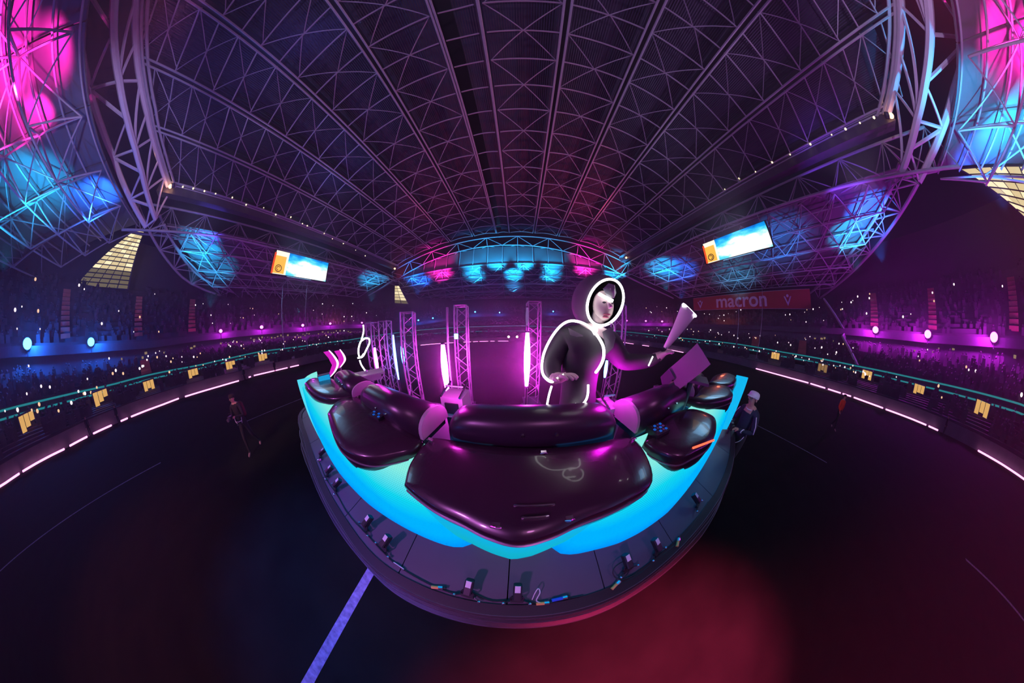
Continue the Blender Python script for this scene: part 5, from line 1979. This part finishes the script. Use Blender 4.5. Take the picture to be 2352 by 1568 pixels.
to.location = (BX - .02, (p0.y + p1.y) / 2, (bzt + bzb) / 2 + .1)
to.rotation_euler = (PI / 2, 0, -PI / 2)
cv.materials.append(M_LETTER)
bpy.context.view_layer.update()
tm = bpy.data.meshes.new_from_object(to.evaluated_get(bpy.context.evaluated_depsgraph_get()))
tn = bpy.data.objects.new('lettering', tm)
COL.objects.link(tn)
tn.location, tn.rotation_euler, tn.scale = to.location, to.rotation_euler, to.scale
bpy.data.objects.remove(to)
tn.name = 'lettering'
attach(tn, bn)


def emblem(px, py):
    c = at_x(px, py, BX)
    s_ = .80
    m = MB()

    def P2(u, v, x=0):
        return Vector((BX - .03 - x, c.y - u * s_, (bzt + bzb) / 2 - .1 + v * s_))
    # two wings meeting in a V, with an open wedge between
    for sg in (-1, 1):
        poly = [P2(sg * .0, -1.35), P2(sg * 1.0, .75), P2(sg * .62, .72), P2(sg * .12, -.35), P2(0, -.5)]
        m.loft([poly, [p_ - Vector((.06, 0, 0)) for p_ in poly]], True, True, True)
    m.ball(P2(0, .85), (.06, .33 * s_, .33 * s_), 10, 8)
    return m.build('emblem', M_LETTER, bn)


emblem(1809, 690)
emblem(1607, 698)

# ================================================================ hanging cables and rails at the sides
M_WIRE = mat('wire', (.32, .29, .36), .5, .3)
for lb, a_, b_, d in (('thin cable hanging beside the right end of the banner down to the pitch wall', (1748, 640), (1731, 840), 24.6), ('thin cable hanging below the middle of the banner', (1690, 640), (1690, 792), 24.8),
                      ('thin cable hanging left of the left screen down to the pitch wall', (653, 640), (663, 838), 21.5), ('thin cable hanging below the right end of the left screen', (708, 648), (712, 822), 21.5)):
    P0_, P1_ = at_d(*a_, d + 19.5), at_d(*b_, d)
    t = thing('hanging_cable', P0_, lb, 'cable')
    MB().tube([P0_, P1_], .035, 5).build('wire', M_WIRE, t)
    MB().tube([P1_, P1_ + Vector((0, 0, .35))], .09, 6).build('weight', M_STEELD, t)
# raking handrail wall at the far end of the right stand
pts = [at_d(x, y, d) for x, y, d in ((1893, 686, 47), (1942, 762, 38.5), (1936, 772, 37.8), (1972, 842, 31))]
t = thing('stair_divider', pts[0], 'grey raking divider on the right stand near the banner end', 'divider')
for i, (a_, b_) in enumerate(zip(pts, pts[1:])):
    MB().tube([a_, b_], .18, 6).build('coping', M_STEEL, t)
    m = MB()
    m.slab([a_, b_, b_ - Vector((0, 0, 1.2)), a_ - Vector((0, 0, 1.2))], .2)
    m.build('panel', M_STEELD, t)

# aisle stairs, the orange light on them put into their colour
na = {}
AL = {(150, 665): 'orange-lit stepped aisle left of the tall yellow gable, upper tier', (316, 680): 'orange-lit stepped aisle right of the tall yellow gable, upper tier', (440, 695): 'orange-lit stepped aisle below the left blue-lit roof patch, upper tier',
      (330, 790): 'orange-lit stepped aisle of the middle tier at the left, above the third exit', (2010, 690): 'orange-lit stepped aisle above the first big magenta spotlight, right', (2142, 650): 'orange-lit stepped aisle above the middle big magenta spotlight, right',
      (2325, 640): 'orange-lit stepped aisle above the last big magenta spotlight, right', (1735, 730): 'orange-lit stepped aisle beneath the word on the banner', (1845, 735): 'orange-lit stepped aisle beneath the right emblem of the banner'}
M_AISLE = mat('aisle_orange_lit', (.45, .16, .12), .8, 0, .4, 1)
for px, py0, py1, side in ((150, 665, 745, 'left'), (316, 680, 740, 'left'), (440, 695, 745, 'left'), (330, 790, 870, 'left'), (2010, 690, 745, 'right'), (2142, 650, 735, 'right'), (2325, 640, 760, 'right'), (1735, 730, 800, 'right'), (1845, 735, 808, 'right')):
    a, e0 = azel(px, (py0 + py1) / 2)
    up = (py0 + py1) / 2 < 770
    lo_, hi_ = (UP0, UP1) if up and px < 1700 or px > 1900 else (MID0, MID1)
    p0_, p1_ = ringpt(a, *lo_), ringpt(a, *hi_)
    t0, t1 = (.05, .8) if lo_ is UP0 else (.05, .9)
    t = thing('aisle_stair', p0_, f'orange-lit stepped aisle, {ORD[na.setdefault(side, 0)]} listed from the pitch {side}' if 0 else AL[(px, py0)], 'stair', f'orange-lit aisles in the {side} stand')
    r_ = Matrix.Rotation(-a, 3, 'Z')
    for i in range(10):
        u = t0 + (t1 - t0) * (i + .5) / 10
        c = p0_.lerp(p1_, u) + Vector((0, 0, .35))
        MB().box(c, (1.1, (p1_ - p0_).xy.length * .075, .35), r_).build('step', M_AISLE, t)
# ================================================================ stage haze hanging in the hall
hz = bpy.data.materials.new('stage_haze')
hz.use_nodes = True
n, l = hz.node_tree.nodes, hz.node_tree.links
n.remove(n['Principled BSDF'])
vs_ = n.new('ShaderNodeVolumeScatter')
vs_.inputs['Color'].default_value = (1, 1, 1, 1)
vs_.inputs['Density'].default_value = .0024
vs_.inputs['Anisotropy'].default_value = .3
l.new(vs_.outputs[0], n['Material Output'].inputs['Volume'])
hb = MB().box((-2, 0, 19), (170, 170, 40))
ho = hb.build('haze', hz)
tag(ho, 'thin stage haze hanging in the air of the hall', 'haze', None, 'stuff')

hz2 = hz.copy()
hz2.name = 'tube_halo_haze'
for nd in hz2.node_tree.nodes:
    if nd.type == 'VOLUME_SCATTER':
        nd.inputs['Density'].default_value = .05
o2 = MB().box((-.6, 5.4, 2.2), (10, 5.6, 4.0)).build('haze', hz2)  # denser haze box added to give the light tubes a halo
tag(o2, 'thicker haze added behind the desk for the halo of the upright light tubes', 'haze', None, 'stuff')
